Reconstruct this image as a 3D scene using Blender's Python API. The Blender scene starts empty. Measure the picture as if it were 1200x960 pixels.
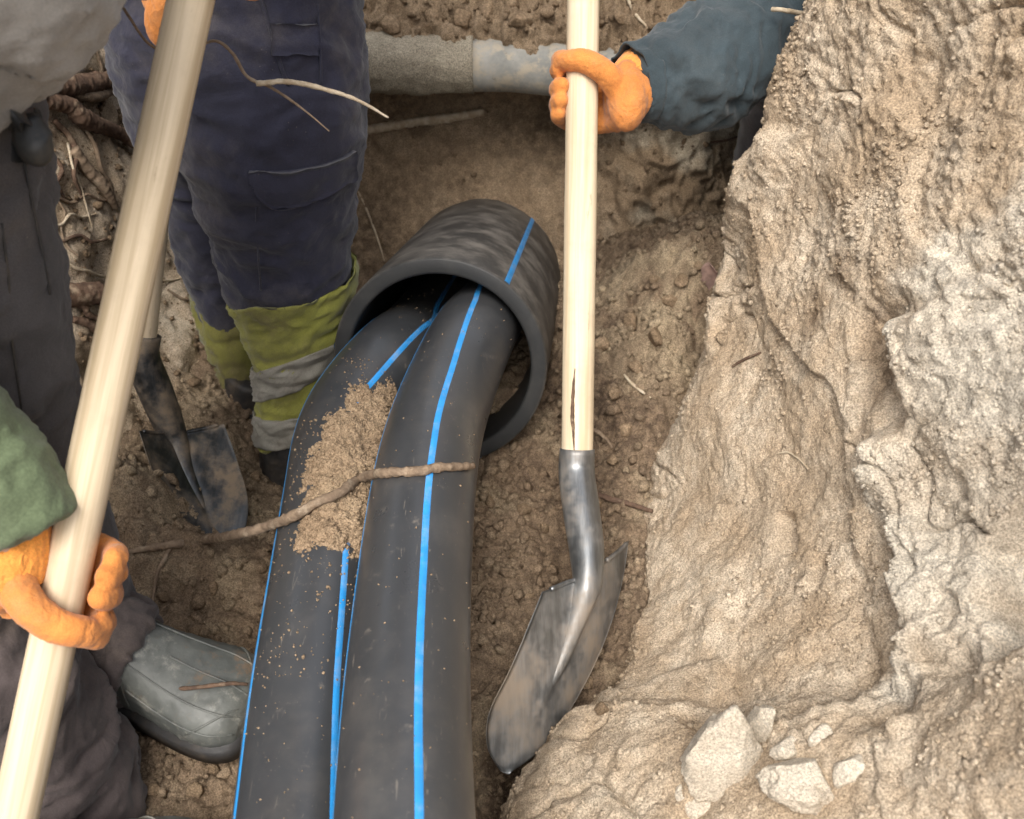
import bpy, bmesh, math, random
import numpy as np
from mathutils import Vector, Matrix
from mathutils.bvhtree import BVHTree

random.seed(7); RNG = np.random.default_rng(11)
scn = bpy.context.scene
COL = scn.collection

# ------------------------------------------------------------------ camera, world, sun, exposure
CAM_Z = 1.125; PITCH = math.radians(42.0); FPX = 1200.0
cam_d = bpy.data.cameras.new('camera'); cam = bpy.data.objects.new('camera', cam_d); COL.objects.link(cam)
cam.location = (0, 0, CAM_Z); cam.rotation_euler = (math.pi/2 - PITCH, 0, 0)
cam_d.sensor_fit = 'HORIZONTAL'; cam_d.sensor_width = 36; cam_d.lens = 36.0
cam_d.clip_start = 0.02; cam_d.clip_end = 500
cam_d.dof.use_dof = True; cam_d.dof.focus_distance = 1.3; cam_d.dof.aperture_fstop = 7
scn.camera = cam

SUN_EL = math.radians(58); SUN_AZ = math.radians(193)        # azimuth measured clockwise from +Y
w = bpy.data.worlds.new('World'); scn.world = w; w.use_nodes = True
wn = w.node_tree; wn.nodes.clear()
sky = wn.nodes.new('ShaderNodeTexSky'); sky.sky_type = 'NISHITA'; sky.sun_disc = False
sky.sun_elevation = SUN_EL; sky.sun_rotation = SUN_AZ; sky.air_density = 1.0; sky.dust_density = 6.0; sky.ozone_density = 0.6
hs = wn.nodes.new('ShaderNodeHueSaturation'); hs.inputs['Saturation'].default_value = 0.35
bg = wn.nodes.new('ShaderNodeBackground'); bg.inputs['Strength'].default_value = 0.15
wo = wn.nodes.new('ShaderNodeOutputWorld')
wn.links.new(sky.outputs[0], hs.inputs['Color']); wn.links.new(hs.outputs[0], bg.inputs[0]); wn.links.new(bg.outputs[0], wo.inputs[0])
sd = bpy.data.lights.new('sun', 'SUN'); sd.energy = 1.2; sd.angle = math.radians(30); sd.color = (1.0, 0.95, 0.87)
sun = bpy.data.objects.new('sun', sd); COL.objects.link(sun)
sdir = Vector((math.sin(SUN_AZ)*math.cos(SUN_EL), math.cos(SUN_AZ)*math.cos(SUN_EL), math.sin(SUN_EL)))
sun.rotation_euler = sdir.to_track_quat('Z', 'Y').to_euler(); sun.location = sdir*10
scn.view_settings.view_transform = 'Standard'; scn.view_settings.look = 'None'
scn.view_settings.exposure = 0.97; scn.view_settings.gamma = 1.0; scn.view_settings.use_curve_mapping = False

CP, SP = math.cos(PITCH), math.sin(PITCH)
CAM = np.array([0, 0, CAM_Z])
def ray(px, py):
    u = (px-600)/FPX; v = (480-py)/FPX
    return np.array([u, CP+v*SP, -SP+v*CP])
def P(px, py, d):                       # a point of the place: photo bearing and its true distance in metres
    return CAM + d*ray(px, py)

# ------------------------------------------------------------------ helpers
_perm = np.random.default_rng(3).permutation(256); _perm = np.concatenate([_perm, _perm, _perm])
_g = np.random.default_rng(4).normal(size=(256, 3)); _g /= np.linalg.norm(_g, axis=1)[:, None]
_g = _g.astype(np.float32)
def perlin(p):
    p = np.asarray(p, np.float32); i = np.floor(p).astype(np.int32); f = p-i; i &= 255
    u = f*f*f*(f*(f*6-15)+10); out = np.zeros(len(p), np.float32)
    for dx in (0, 1):
        wx = u[:, 0] if dx else 1-u[:, 0]; a = _perm[i[:, 0]+dx]
        for dy in (0, 1):
            wy = u[:, 1] if dy else 1-u[:, 1]; b = _perm[a+i[:, 1]+dy]
            for dz in (0, 1):
                wz = u[:, 2] if dz else 1-u[:, 2]
                g = _g[_perm[b+i[:, 2]+dz] & 255]
                out += wx*wy*wz*(g[:, 0]*(f[:, 0]-dx)+g[:, 1]*(f[:, 1]-dy)+g[:, 2]*(f[:, 2]-dz))
    return out*1.6
def fbm(p, freq, octs, gain=0.5, ridged=False, off=0.0):
    p = np.asarray(p, np.float32); s = np.zeros(len(p), np.float32); a = 1.0
    for k in range(octs):
        n = perlin(p*freq+off+17.3*k)
        if ridged: n = 1-2*np.abs(n)
        s += a*n; a *= gain; freq *= 2.03
    return s
def smooth01(x): x = np.clip(x, 0, 1); return x*x*(3-2*x)

def spline(pts, n):                     # centripetal-ish Catmull-Rom through pts of any dimension, evenly resampled
    pts = np.array(pts, float); m = len(pts)
    if m == 2: return pts[0]+(pts[1]-pts[0])*np.linspace(0, 1, n)[:, None]
    ext = np.vstack([2*pts[0]-pts[1], pts, 2*pts[-1]-pts[-2]]); out = []
    for k in range(m-1):
        p0, p1, p2, p3 = ext[k:k+4]; t = np.linspace(0, 1, 24, endpoint=False)[:, None]
        out.append(.5*((2*p1)+(-p0+p2)*t+(2*p0-5*p1+4*p2-p3)*t*t+(-p0+3*p1-3*p2+p3)*t**3))
    out.append(pts[-1:]); c = np.vstack(out)
    dd = np.concatenate([[0], np.cumsum(np.linalg.norm(np.diff(c[:, :3], axis=0), axis=1))])
    s = np.linspace(0, dd[-1], n)
    return np.stack([np.interp(s, dd, c[:, j]) for j in range(c.shape[1])], 1)

def mesh(name, V, F, mat=None, parent=None, smooth=True, attrs=None):
    me = bpy.data.meshes.new(name)
    V = np.asarray(V, np.float32)
    if isinstance(F, np.ndarray):
        k = F.shape[1]; me.vertices.add(len(V)); me.vertices.foreach_set('co', V.ravel())
        me.loops.add(F.size); me.loops.foreach_set('vertex_index', F.ravel().astype(np.int32))
        me.polygons.add(len(F)); me.polygons.foreach_set('loop_start', np.arange(0, F.size, k, dtype=np.int32))
        me.update(calc_edges=True); me.validate()
    else:
        me.from_pydata([tuple(map(float, v)) for v in V], [], [tuple(f) for f in F]); me.update()
    if smooth: me.polygons.foreach_set('use_smooth', np.ones(len(me.polygons), bool))
    for an, av in (attrs or {}).items():
        a = me.attributes.new(an, 'FLOAT', 'POINT'); a.data.foreach_set('value', np.asarray(av, np.float32))
    o = bpy.data.objects.new(name, me); COL.objects.link(o)
    if mat: me.materials.append(mat)
    if parent: attach(o, parent)
    return o
def attach(o, parent):
    o.parent = parent; o.matrix_parent_inverse = Matrix.Translation(-parent_loc(parent))
def parent_loc(p):
    l = Vector(p.location)
    while p.parent: p = p.parent
    return l if p.type == 'EMPTY' or True else l
def thing(name, label, cat, loc, group=None):
    e = bpy.data.objects.new(name, None); COL.objects.link(e); e.location = tuple(map(float, loc)); e.empty_display_size = .05
    return tag(e, label, cat, group)
def tag(o, label, cat, group=None):
    o['label'] = label; o['category'] = cat
    if group: o['group'] = group
    return o
def struct(o): o['kind'] = 'structure'; return o
def stuff(o, label=None, cat=None):
    o['kind'] = 'stuff'
    if label: o['label'] = label
    if cat: o['category'] = cat
    return o
def gridfaces(nu, nv, wrap=False):
    iu = np.arange(nu-1)[:, None]; iv = np.arange(nv if wrap else nv-1)[None, :]; jv = (iv+1) % nv
    return np.stack([iu*nv+iv, iu*nv+jv, (iu+1)*nv+jv, (iu+1)*nv+iv], -1).reshape(-1, 4)
def gridnormals(G):
    du = np.gradient(G, axis=0); dv = np.gradient(G, axis=1); n = np.cross(du, dv)
    return n/np.maximum(np.linalg.norm(n, axis=2, keepdims=True), 1e-9)

def frames(C, ref):
    T = np.gradient(C, axis=0); T /= np.linalg.norm(T, axis=1)[:, None]
    ref = np.asarray(ref, float)
    e = (ref-C) if ref.ndim == 1 else ref
    e = e-(e*T).sum(1)[:, None]*T; e /= np.linalg.norm(e, axis=1)[:, None]
    return T, e, np.cross(T, e)
def limb(path, n=60, k=40, ref=None, fold=0, seed=0, cap=True, freq=14, oval=1.0, a0=None):
    """closed swept limb: path rows are x y z r"""
    S = spline(path, n); C = S[:, :3]; R = S[:, 3]
    T, e, b = frames(C, np.array([0.03, -6.0, 5.0]) if ref is None else ref)
    a = np.linspace(0, 2*np.pi, k, endpoint=False)
    off = (np.cos(a)[None, :, None]*e[:, None]*oval+np.sin(a)[None, :, None]*b[:, None])
    V = C[:, None]+R[:, None, None]*off
    V = V.reshape(-1, 3)
    F = [tuple(f) for f in gridfaces(n, k, True)]
    if cap:
        F.append(tuple(range(k))[::-1]); F.append(tuple(range((n-1)*k, n*k)))
    return V, F
def join(parts):
    V = []; F = []; o = 0
    for v, f in parts:
        V.append(v); F += [tuple(i+o for i in q) for q in f]; o += len(v)
    return np.vstack(V), F
def ellipsoid(c, ax, n=14, k=20):
    """ax: 3 vectors (scaled)"""
    th = np.linspace(0.02, math.pi-.02, n); ph = np.linspace(0, 2*math.pi, k, endpoint=False)
    D = np.stack([np.sin(th)[:, None]*np.cos(ph), np.sin(th)[:, None]*np.sin(ph), np.cos(th)[:, None]*np.ones(k)], -1)
    V = np.asarray(c)+D.reshape(-1, 3)@np.asarray(ax)
    F = [tuple(f) for f in gridfaces(n, k, True)]; F.append(tuple(range(k))[::-1]); F.append(tuple(range((n-1)*k, n*k)))
    return V, F
def fused(name, parts, voxel, mat, parent=None, smooth_it=3, disp=None):
    """fuse closed shapes into one continuous skin, then push it along its normals by disp(points)"""
    V, F = join(parts); t = mesh('temporary', V, F)
    bm = bmesh.new(); bm.from_mesh(t.data); bmesh.ops.recalc_face_normals(bm, faces=bm.faces); bm.to_mesh(t.data); bm.free()
    r = t.modifiers.new('r', 'REMESH'); r.mode = 'VOXEL'; r.voxel_size = voxel
    s = t.modifiers.new('s', 'SMOOTH'); s.iterations = smooth_it; s.factor = .5
    dg = bpy.context.evaluated_depsgraph_get(); me = bpy.data.meshes.new_from_object(t.evaluated_get(dg))
    bpy.data.objects.remove(t)
    n = len(me.vertices); co = np.empty(n*3, np.float32); no = np.empty(n*3, np.float32)
    me.vertices.foreach_get('co', co); me.vertices.foreach_get('normal', no); co = co.reshape(-1, 3); no = no.reshape(-1, 3)
    if disp is not None:
        co = co+no*disp(co)[:, None]; me.vertices.foreach_set('co', co.ravel()); me.update()
    me.polygons.foreach_set('use_smooth', np.ones(len(me.polygons), bool)); me.name = name
    o = bpy.data.objects.new(name, me); COL.objects.link(o); me.materials.clear(); me.materials.append(mat)
    if parent: attach(o, parent)
    return o
def tube(name, pts, mat, parent=None, n=40, k=8, rough=0.0, freq=120, ref=None):
    S = spline(pts, n); C = S[:, :3]; R = S[:, 3]
    T, e, b = frames(C, np.array([0.31, -5.0, 7.0]) if ref is None else ref)
    a = np.linspace(0, 2*np.pi, k, endpoint=False)
    off = np.cos(a)[None, :, None]*e[:, None]+np.sin(a)[None, :, None]*b[:, None]
    V = C[:, None]+R[:, None, None]*off; V = V.reshape(-1, 3)
    if rough:
        rr = np.repeat(R, k)
        V = V+off.reshape(-1, 3)*(rough*rr*fbm(V, freq, 3))[:, None]
    F = [tuple(f) for f in gridfaces(n, k, True)]; F.append(tuple(range(k))[::-1]); F.append(tuple(range((n-1)*k, n*k)))
    return mesh(name, V, F, mat, parent)

# ------------------------------------------------------------------ materials
class NT:
    def __init__(s, name):
        s.m = bpy.data.materials.new(name); s.m.use_nodes = True; s.t = s.m.node_tree
        s.b = s.t.nodes['Principled BSDF']; s.co = s.t.nodes.new('ShaderNodeTexCoord').outputs['Object']
    def link(s, a, b): s.t.links.new(a, b)
    def set(s, sock, v):
        if hasattr(v, 'is_linked') or isinstance(v, bpy.types.NodeSocket): s.link(v, sock)
        elif isinstance(v, tuple) and len(v) == 3: sock.default_value = (*v, 1)
        else: sock.default_value = v
    def noise(s, scale, detail=4, rough=.55, stretch=None, dist=0.0, off=(0, 0, 0)):
        n = s.t.nodes.new('ShaderNodeTexNoise'); n.inputs['Scale'].default_value = scale
        n.inputs['Detail'].default_value = detail; n.inputs['Roughness'].default_value = rough; n.inputs['Distortion'].default_value = dist
        mp = s.t.nodes.new('ShaderNodeMapping'); s.link(s.co, mp.inputs[0])
        if stretch: mp.inputs['Scale'].default_value = stretch
        mp.inputs['Location'].default_value = off
        s.link(mp.outputs[0], n.inputs['Vector']); return n.outputs['Fac']
    def vor(s, scale, feature='F1', stretch=None):
        n = s.t.nodes.new('ShaderNodeTexVoronoi'); n.inputs['Scale'].default_value = scale; n.feature = feature
        mp = s.t.nodes.new('ShaderNodeMapping'); s.link(s.co, mp.inputs[0])
        if stretch: mp.inputs['Scale'].default_value = stretch
        s.link(mp.outputs[0], n.inputs['Vector']); return n.outputs['Distance']
    def ramp(s, f, lo, hi, a=0.0, b=1.0):
        n = s.t.nodes.new('ShaderNodeMapRange'); n.interpolation_type = 'SMOOTHSTEP'; s.link(f, n.inputs[0])
        n.inputs[1].default_value = lo; n.inputs[2].default_value = hi; n.inputs[3].default_value = a; n.inputs[4].default_value = b
        return n.outputs[0]
    def mix(s, f, a, b):
        n = s.t.nodes.new('ShaderNodeMix'); n.data_type = 'RGBA'
        s.set(n.inputs[0], f); s.set(n.inputs[6], a); s.set(n.inputs[7], b); return n.outputs[2]
    def mul(s, col, f):
        n = s.t.nodes.new('ShaderNodeMix'); n.data_type = 'RGBA'; n.blend_type = 'MULTIPLY'; n.inputs[0].default_value = 1
        s.set(n.inputs[6], col); s.link(f, n.inputs[7]); return n.outputs[2]
    def math(s, op, a, b=0.0):
        n = s.t.nodes.new('ShaderNodeMath'); n.operation = op; n.use_clamp = False
        s.set(n.inputs[0], a); s.set(n.inputs[1], b); return n.outputs[0]
    def attr(s, name):
        n = s.t.nodes.new('ShaderNodeAttribute'); n.attribute_name = name; return n.outputs['Fac']
    def bump(s, layers):
        prev = None
        for h, strength, dist in layers:
            n = s.t.nodes.new('ShaderNodeBump'); n.inputs['Strength'].default_value = strength; n.inputs['Distance'].default_value = dist
            s.link(h, n.inputs['Height'])
            if prev is not None: s.link(prev, n.inputs['Normal'])
            prev = n.outputs[0]
        s.link(prev, s.b.inputs['Normal'])
    def done(s, col, rough=.9, spec=.3, metal=0.0):
        s.set(s.b.inputs['Base Color'], col); s.set(s.b.inputs['Roughness'], rough)
        s.set(s.b.inputs['Specular IOR Level'], spec); s.set(s.b.inputs['Metallic'], metal); return s.m

def soil_mat(name, light, brown, dark, pale, grain=1.0):
    m = NT(name)
    c = m.mix(m.ramp(m.noise(7, 5, .6), .35, .65), light, brown)
    c = m.mix(m.ramp(m.noise(33, 5, .65, off=(3, 1, 2)), .42, .62, 0, .55), c, brown)
    c = m.mix(m.ramp(m.noise(90, 3, .6, off=(1, 5, 2)), .60, .74, 0, .6), c, dark)
    c = m.mix(m.attr('damp_shade'), c, m.mix(m.ramp(m.noise(60, 4, .6), .4, .65), dark, brown))  # darkens the soil for damp and for painted shade
    pm = m.attr('pale')
    c = m.mix(pm, c, m.mix(m.ramp(m.noise(45, 4, .65, off=(9, 2, 0)), .38, .62), pale, tuple(.72*a for a in pale)))
    g = m.ramp(m.noise(420, 2, .7), .28, .72, 1-.42*grain, 1+.34*grain)
    c = m.mul(c, g)
    g2 = m.ramp(m.noise(900, 1, .5, off=(4, 4, 4)), .58, .75, 1, 1-.4*grain); c = m.mul(c, g2)
    m.bump([(m.noise(130, 5, .7), .7, .004), (m.noise(520, 3, .7), .8, .0016)])
    return m.done(c, .95, .12)
M = {}
M['sand'] = soil_mat('dry_sandy_soil', (.60, .50, .38), (.425, .322, .218), (.21, .15, .098), (.74, .66, .54))
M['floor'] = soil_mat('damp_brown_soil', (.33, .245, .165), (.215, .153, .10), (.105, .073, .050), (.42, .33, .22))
M['wall'] = soil_mat('brown_cut_earth', (.40, .30, .20), (.27, .195, .125), (.13, .092, .060), (.54, .46, .345))
M['crust'] = soil_mat('pale_dirt_crust', (.43, .38, .29), (.31, .27, .205), (.2, .165, .12), (.5, .45, .38))
M['clod'] = soil_mat('crumbled_soil', (.31, .225, .145), (.20, .14, .088), (.10, .07, .045), (.5, .4, .3))
M['loose'] = soil_mat('loose_sand_grains', (.42, .31, .20), (.33, .235, .15), (.2, .14, .09), (.5, .45, .4), .8)
M['clay'] = soil_mat('pale_clay_rock', (.68, .61, .50), (.54, .46, .36), (.36, .29, .21), (.66, .62, .56), .8)

def pe_mat(name, dusty, seed):
    m = NT(name); base = (.038, .040, .043)
    dust = (.30, .255, .205)
    d1 = m.ramp(m.noise(11, 6, .68, off=(seed, 0, 1)), .46, .82, 0, .13*dusty)
    d2 = m.ramp(m.noise(60, 5, .75, off=(2, seed, 1)), .58, .80, 0, .35*dusty)
    sp = m.ramp(m.vor(230), .05, .16, .75, 0)
    keep = m.ramp(m.noise(24, 3, .6, off=(seed, 7, 3)), .56, .68)
    sp = m.math('MULTIPLY', sp, keep)
    sc = m.ramp(m.noise(44, 3, .5, stretch=(5, .6, .8), dist=1.6, off=(seed, 1, 1)), .68, .72, 0, .26*dusty)
    f = m.math('MAXIMUM', m.math('MAXIMUM', d1, d2), m.math('MAXIMUM', sp, sc))
    c = m.mix(f, base, dust)
    m.bump([(m.noise(26, 3, .5, stretch=(1, .35, .6)), .06, .004), (m.noise(300, 3, .6), .10, .0006)])
    return m.done(c, m.math('ADD', m.ramp(m.noise(18, 4, .6, off=(seed, 3, 3)), .3, .7, .27, .40), m.math('MULTIPLY', f, .5)), .75)
M['pe'] = pe_mat('black_polyethylene', 1.0, 0.0)
def casing_mat():
    m = NT('dusty_black_polyethylene'); base = (.015, .016, .017); dust = (.40, .36, .31)
    rad = m.ramp(m.noise(16, 5, .7, stretch=(1, 1.1, 1)), .38, .72, .10, .46)
    d2 = m.ramp(m.noise(70, 5, .7, stretch=(.5, 2.2, 1.2), off=(4, 4, 2)), .55, .78, 0, .40)
    sp = m.math('MULTIPLY', m.ramp(m.vor(200), .05, .16, .6, 0), m.ramp(m.noise(20, 2), .5, .62))
    f = m.math('MAXIMUM', m.math('MAXIMUM', rad, d2), sp); f = m.math('MULTIPLY', f, m.attr('dust'))
    c = m.mix(f, base, dust)
    m.bump([(m.noise(200, 4, .6), .12, .001)])
    return m.done(c, m.math('ADD', .48, m.math('MULTIPLY', f, .4)), .3)
M['casing'] = casing_mat()
def flat(name, col, rough=.6, spec=.4, metal=0.0, var=.25, scale=30, bumps=None, dust=None, dust_amt=.3, dscale=14):
    m = NT(name)
    lo = tuple(a*(1-var) for a in col); hi = tuple(min(1, a*(1+var)) for a in col)
    c = m.mix(m.ramp(m.noise(scale, 5, .6), .3, .7), lo, hi)
    if dust: c = m.mix(m.ramp(m.noise(dscale, 6, .7, off=(5, 2, 8)), .45, .75, 0, dust_amt), c, dust)
    if bumps: m.bump([(m.noise(s_, 4, .6), a_, d_) for s_, a_, d_ in bumps])
    return m.done(c, rough, spec, metal)
M['blue'] = flat('blue_stripe', (.025, .25, .60), .42, .45, var=.10, scale=40, dust=(.36, .38, .40), dust_amt=.40, dscale=40)
def wood_mat(name, base, dark):
    m = NT(name)
    g = m.noise(40, 6, .6, stretch=(2.2, 2.2, .07), dist=.3)
    c = m.mix(m.ramp(g, .32, .68), base, dark)
    c = m.mix(m.ramp(m.noise(9, 5, .7, off=(2, 2, 2)), .50, .74, 0, .55), c, (.42, .335, .235))
    c = m.mix(m.ramp(m.noise(60, 5, .7, stretch=(1, 1, .25), off=(4, 2, 2)), .62, .72, 0, .5), c, (.26, .19, .12))
    m.bump([(g, .15, .001)]); return m.done(c, .55, .3)
M['wood'] = wood_mat('pale_ash_wood', (.69, .58, .42), (.50, .39, .25))
M['wood_dirty'] = wood_mat('worn_ash_wood', (.63, .52, .37), (.43, .335, .215))
def steel_mat(name, base, dirt, amt, sc_=14):
    m = NT(name)
    f = m.ramp(m.noise(sc_, 6, .7), .40, .68, 0, amt)
    sc = m.ramp(m.noise(50, 4, .6, stretch=(3, .4, .4)), .35, .7, .75, 1.15)
    c = m.mix(f, m.mul(base, sc), dirt)
    n = m.t.nodes.new('ShaderNodeMath'); n.operation = 'SUBTRACT'; n.inputs[0].default_value = .85; m.link(f, n.inputs[1])
    m.bump([(m.noise(80, 4, .6), .12, .001)])
    return m.done(c, m.math('ADD', .36, m.math('MULTIPLY', f, .5)), .5, n.outputs[0])
M['steel'] = steel_mat('worn_shovel_steel', (.40, .42, .43), (.25, .19, .135), .75)
M['steel_blade'] = steel_mat('dull_shovel_blade', (.23, .24, .245), (.25, .195, .14), .85, 7)
M['steel_dirty'] = steel_mat('muddy_shovel_steel', (.075, .08, .085), (.20, .15, .10), 1.0)
def cloth(name, col, dust, amt, weave=700, rough=.9, fold_scale=18):
    m = NT(name)
    c = m.mix(m.ramp(m.noise(12, 5, .6), .3, .7), tuple(a*.82 for a in col), tuple(a*1.18 for a in col))
    c = m.mix(m.ramp(m.noise(6, 6, .72, off=(3, 3, 1)), .46, .74, 0, amt), c, dust)
    c = m.mix(m.math('MULTIPLY', m.ramp(m.vor(110), .04, .13, .6, 0), m.ramp(m.noise(15, 2, off=(8, 1, 1)), .55, .66)), c, dust)
    c = m.mul(c, m.ramp(m.noise(weave, 2, .5), .3, .7, .86, 1.12))
    m.bump([(m.noise(fold_scale, 4, .5, dist=.6), .55, .010), (m.noise(fold_scale*4, 3, .5), .30, .003), (m.noise(weave, 2), .25, .0006)])
    m.b.inputs['Sheen Weight'].default_value = .15; m.b.inputs['Sheen Roughness'].default_value = .5
    return m.done(c, rough, .2)
M['navy'] = cloth('navy_workwear', (.025, .0255, .042), (.15, .13, .115), .36)
M['hivis'] = cloth('soiled_hi_vis_yellow', (.235, .235, .05), (.13, .105, .06), .8)
M['hivis_mud'] = cloth('muddy_hi_vis_yellow', (.15, .145, .035), (.11, .085, .05), .85)
M['tape'] = cloth('soiled_reflective_tape', (.21, .20, .17), (.15, .12, .09), .6, rough=.6)
M['teal'] = cloth('dark_teal_jacket', (.034, .048, .056), (.10, .10, .095), .22)
M['grey_pants'] = cloth('charcoal_trousers', (.072, .066, .066), (.17, .14, .12), .35)
M['brown_pants'] = cloth('muddy_charcoal_trousers', (.070, .056, .054), (.19, .15, .12), .45)
M['grey_jacket'] = cloth('grey_jacket', (.27, .255, .235), (.3, .27, .23), .3)
M['green'] = cloth('green_knit', (.105, .135, .075), (.17, .16, .12), .2, weave=350)
M['orange'] = cloth('orange_work_glove', (.54, .20, .05), (.33, .22, .13), .7, weave=900, fold_scale=40)
M['orange_cuff'] = cloth('orange_knit_cuff', (.76, .30, .06), (.5, .3, .14), .3, weave=500, fold_scale=60)
M['skin'] = flat('skin', (.52, .33, .24), .55, .35, var=.08)
M['cap'] = cloth('dark_knit_cap', (.05, .05, .055), (.1, .1, .1), .2)
M['rubber_dark'] = flat('dark_rubber', (.028, .027, .027), .55, .4, dust=(.15, .115, .08), dust_amt=.6, var=.2, bumps=[(90, .3, .002)])
M['pouch'] = flat('black_vinyl', (.022, .024, .026), .5, .4, var=.2, dust=(.15, .13, .1), dust_amt=.3)
def galosh_mat():
    m = NT('grey_green_rubber')
    c = m.mix(m.ramp(m.noise(22, 5, .6), .3, .7), (.075, .080, .075), (.125, .13, .118))
    c = m.mix(m.ramp(m.noise(30, 6, .75, off=(5, 1, 1)), .52, .70, 0, .7), c, (.30, .29, .25))
    c = m.mix(m.ramp(m.noise(17, 6, .75, off=(1, 8, 1)), .56, .68, 0, .85), c, (.16, .11, .07))
    m.bump([(m.noise(60, 5, .6), .25, .003), (m.noise(260, 3, .6), .2, .001)])
    return m.done(c, .48, .4)
M['galosh'] = galosh_mat()
def bark_mat(name, a, b, hi):
    m = NT(name)
    c = m.mix(m.ramp(m.noise(70, 5, .7), .35, .65), a, b)
    c = m.mix(m.ramp(m.noise(40, 5, .7, off=(2, 7, 1)), .52, .7, 0, .8), c, hi)
    m.bump([(m.noise(160, 5, .7), .8, .003)]); return m.done(c, .9, .15)
M['bark'] = bark_mat('dark_root_bark', (.15, .095, .065), (.085, .055, .04), (.30, .23, .16))
M['root'] = bark_mat('dirty_root', (.26, .19, .13), (.16, .115, .08), (.36, .29, .21))
M['root_pale'] = bark_mat('pale_rootlet', (.50, .42, .31), (.36, .28, .19), (.55, .48, .38))
M['cutwood'] = flat('cut_wood', (.62, .52, .38), .8, .2, var=.2, scale=90)
M['leaf'] = flat('dry_leaf', (.30, .20, .165), .8, .2, var=.3, scale=50)
def oldpipe_mat():
    m = NT('dirty_grey_pipe')
    c = m.mix(m.ramp(m.noise(14, 5, .65), .3, .7), (.20, .20, .185), (.33, .315, .28))
    c = m.mix(m.ramp(m.noise(38, 6, .7, off=(3, 0, 0)), .44, .64, 0, .9), c, (.36, .31, .235))
    c = m.mix(m.ramp(m.noise(55, 4, .7, off=(8, 0, 0)), .60, .72, 0, .6), c, (.10, .085, .065))
    m.bump([(m.noise(120, 4, .6), .3, .002)]); return m.done(c, .7, .3)
M['oldpipe'] = oldpipe_mat()

# ------------------------------------------------------------------ the setting: sheets of earth
def pieces(x, xs, ys): return np.interp(x, xs, ys)
def smooth_curve(pts, n): return spline(pts, n)
def blob(Y, Z, y0, z0, ry, rz, soft=.35):
    return smooth01((1-np.sqrt(((Y-y0)/ry)**2+((Z-z0)/rz)**2))/soft)

BANK_PATH = [(.10, -1.5), (.08, -.4), (.05, .2), (.035, .46), (.06, .57), (.12, .65), (.152, .76), (.176, .95), (.222, 1.15), (.292, 1.31), (.378, 1.39), (.51, 1.43), (.80, 1.465), (2.0, 1.55)]
BANK_LEAN = ([-.35, 0, .1, .25, .6, .88, .98, 1.02, 1.05, 1.09], [-.03, 0, .05, .105, .19, .29, .40, .62, 1.5, 30])
def bank_grid(ns, nz):
    dens = spline([(x, y, 0) for x, y in BANK_PATH], 2000)
    y = dens[:, 1]; wgt = np.where((y > .05) & (y < 1.43), 1.0, .22); wgt = np.where(dens[:, 0] > .7, .08, wgt)
    cum = np.cumsum(wgt); cum = (cum-cum[0])/(cum[-1]-cum[0]); q = np.interp(np.linspace(0, 1, ns), cum, np.arange(2000))
    B = np.stack([np.interp(q, np.arange(2000), dens[:, j]) for j in (0, 1)], 1)
    ker = np.hanning(41); ker /= ker.sum()
    T = np.gradient(B, axis=0); T = np.stack([np.convolve(np.pad(T[:, j], 20, 'edge'), ker, 'valid') for j in (0, 1)], 1)
    T /= np.linalg.norm(T, axis=1)[:, None]
    N = np.stack([np.full(ns, .98), np.full(ns, -.2)], 1)  # the heap leans back this way
    z = np.concatenate([np.linspace(-.35, -.08, 14, endpoint=False), np.linspace(-.08, .95, nz-44, endpoint=False), np.linspace(.95, 1.09, 30)])
    lean = np.interp(z, *BANK_LEAN)
    near = 1+1.9*smooth01((1.25-B[:, 1])/.75)-.80*smooth01((B[:, 1]-1.12)/.26)
    L = lean[None, :]*np.where(z[None, :] < .97, near[:, None], 1)
    G = np.empty((ns, nz, 3)); G[..., 0] = B[:, 0, None]+N[:, 0, None]*L; G[..., 1] = B[:, 1, None]+N[:, 1, None]*L; G[..., 2] = z[None, :]
    return G
SHEETS = {}; ATT = {}
def sheet_object(name, G, mat, attrs):
    nu, nv = G.shape[:2]
    o = mesh(name, G.reshape(-1, 3), gridfaces(nu, nv), mat, attrs={k: v.ravel() for k, v in attrs.items()})
    SHEETS[name] = G; ATT[name] = attrs; return struct(o)

# right bank: a steep heap of dry sandy soil
G = bank_grid(760, 480); N = gridnormals(G); N *= np.where((N[..., 0:1]) > .2, -1, 1)
if N[300, 200, 0] > 0: N = -N
p = G.reshape(-1, 3); Y = G[..., 1]; Z = G[..., 2]
sh = G.shape[:2]
warp = np.stack([fbm(p, 6, 2, off=5), fbm(p, 6, 2, off=9), fbm(p, 6, 2, off=13)], 1)*.03
q = p+warp
st = np.stack([q[:, 0], (q[:, 1]*.75-q[:, 2]*.66)*1.45, (q[:, 1]*.66+q[:, 2]*.75)*.9], 1)      # scrape marks running down to the left
def crumble(p, f, octs=3, off=0.0):     # rounded crumbs with sharp crevices between them
    r = 0; a_ = 1.0; t_ = 0
    for k in range(octs): r = r+a_*np.abs(perlin(p*f+off+9.7*k)); t_ += a_; a_ *= .55; f *= 2.1
    return r/t_-.28
zone = smooth01(fbm(q, 3.0, 3, .55, off=60)*.9+.45)
zone = .22+.78*zone; zone = np.maximum(zone, smooth01((q[:, 2]-.42)/.2)*smooth01((q[:, 1]-.5)/.3))
h = .023*fbm(q, 3.6, 2)+.012*fbm(st, 5.5, 3, .5)+.004*fbm(q, 9, 3, .6, off=33)+.006*crumble(q, 36, 4, 14.0)+.0035*fbm(q, 14, 3, .55)+zone*(.016*crumble(q, 22, 3, 2.0)+.011*crumble(p, 62, 3, 5.0))+.0060*crumble(p, 80, 3, 8.0)
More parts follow.
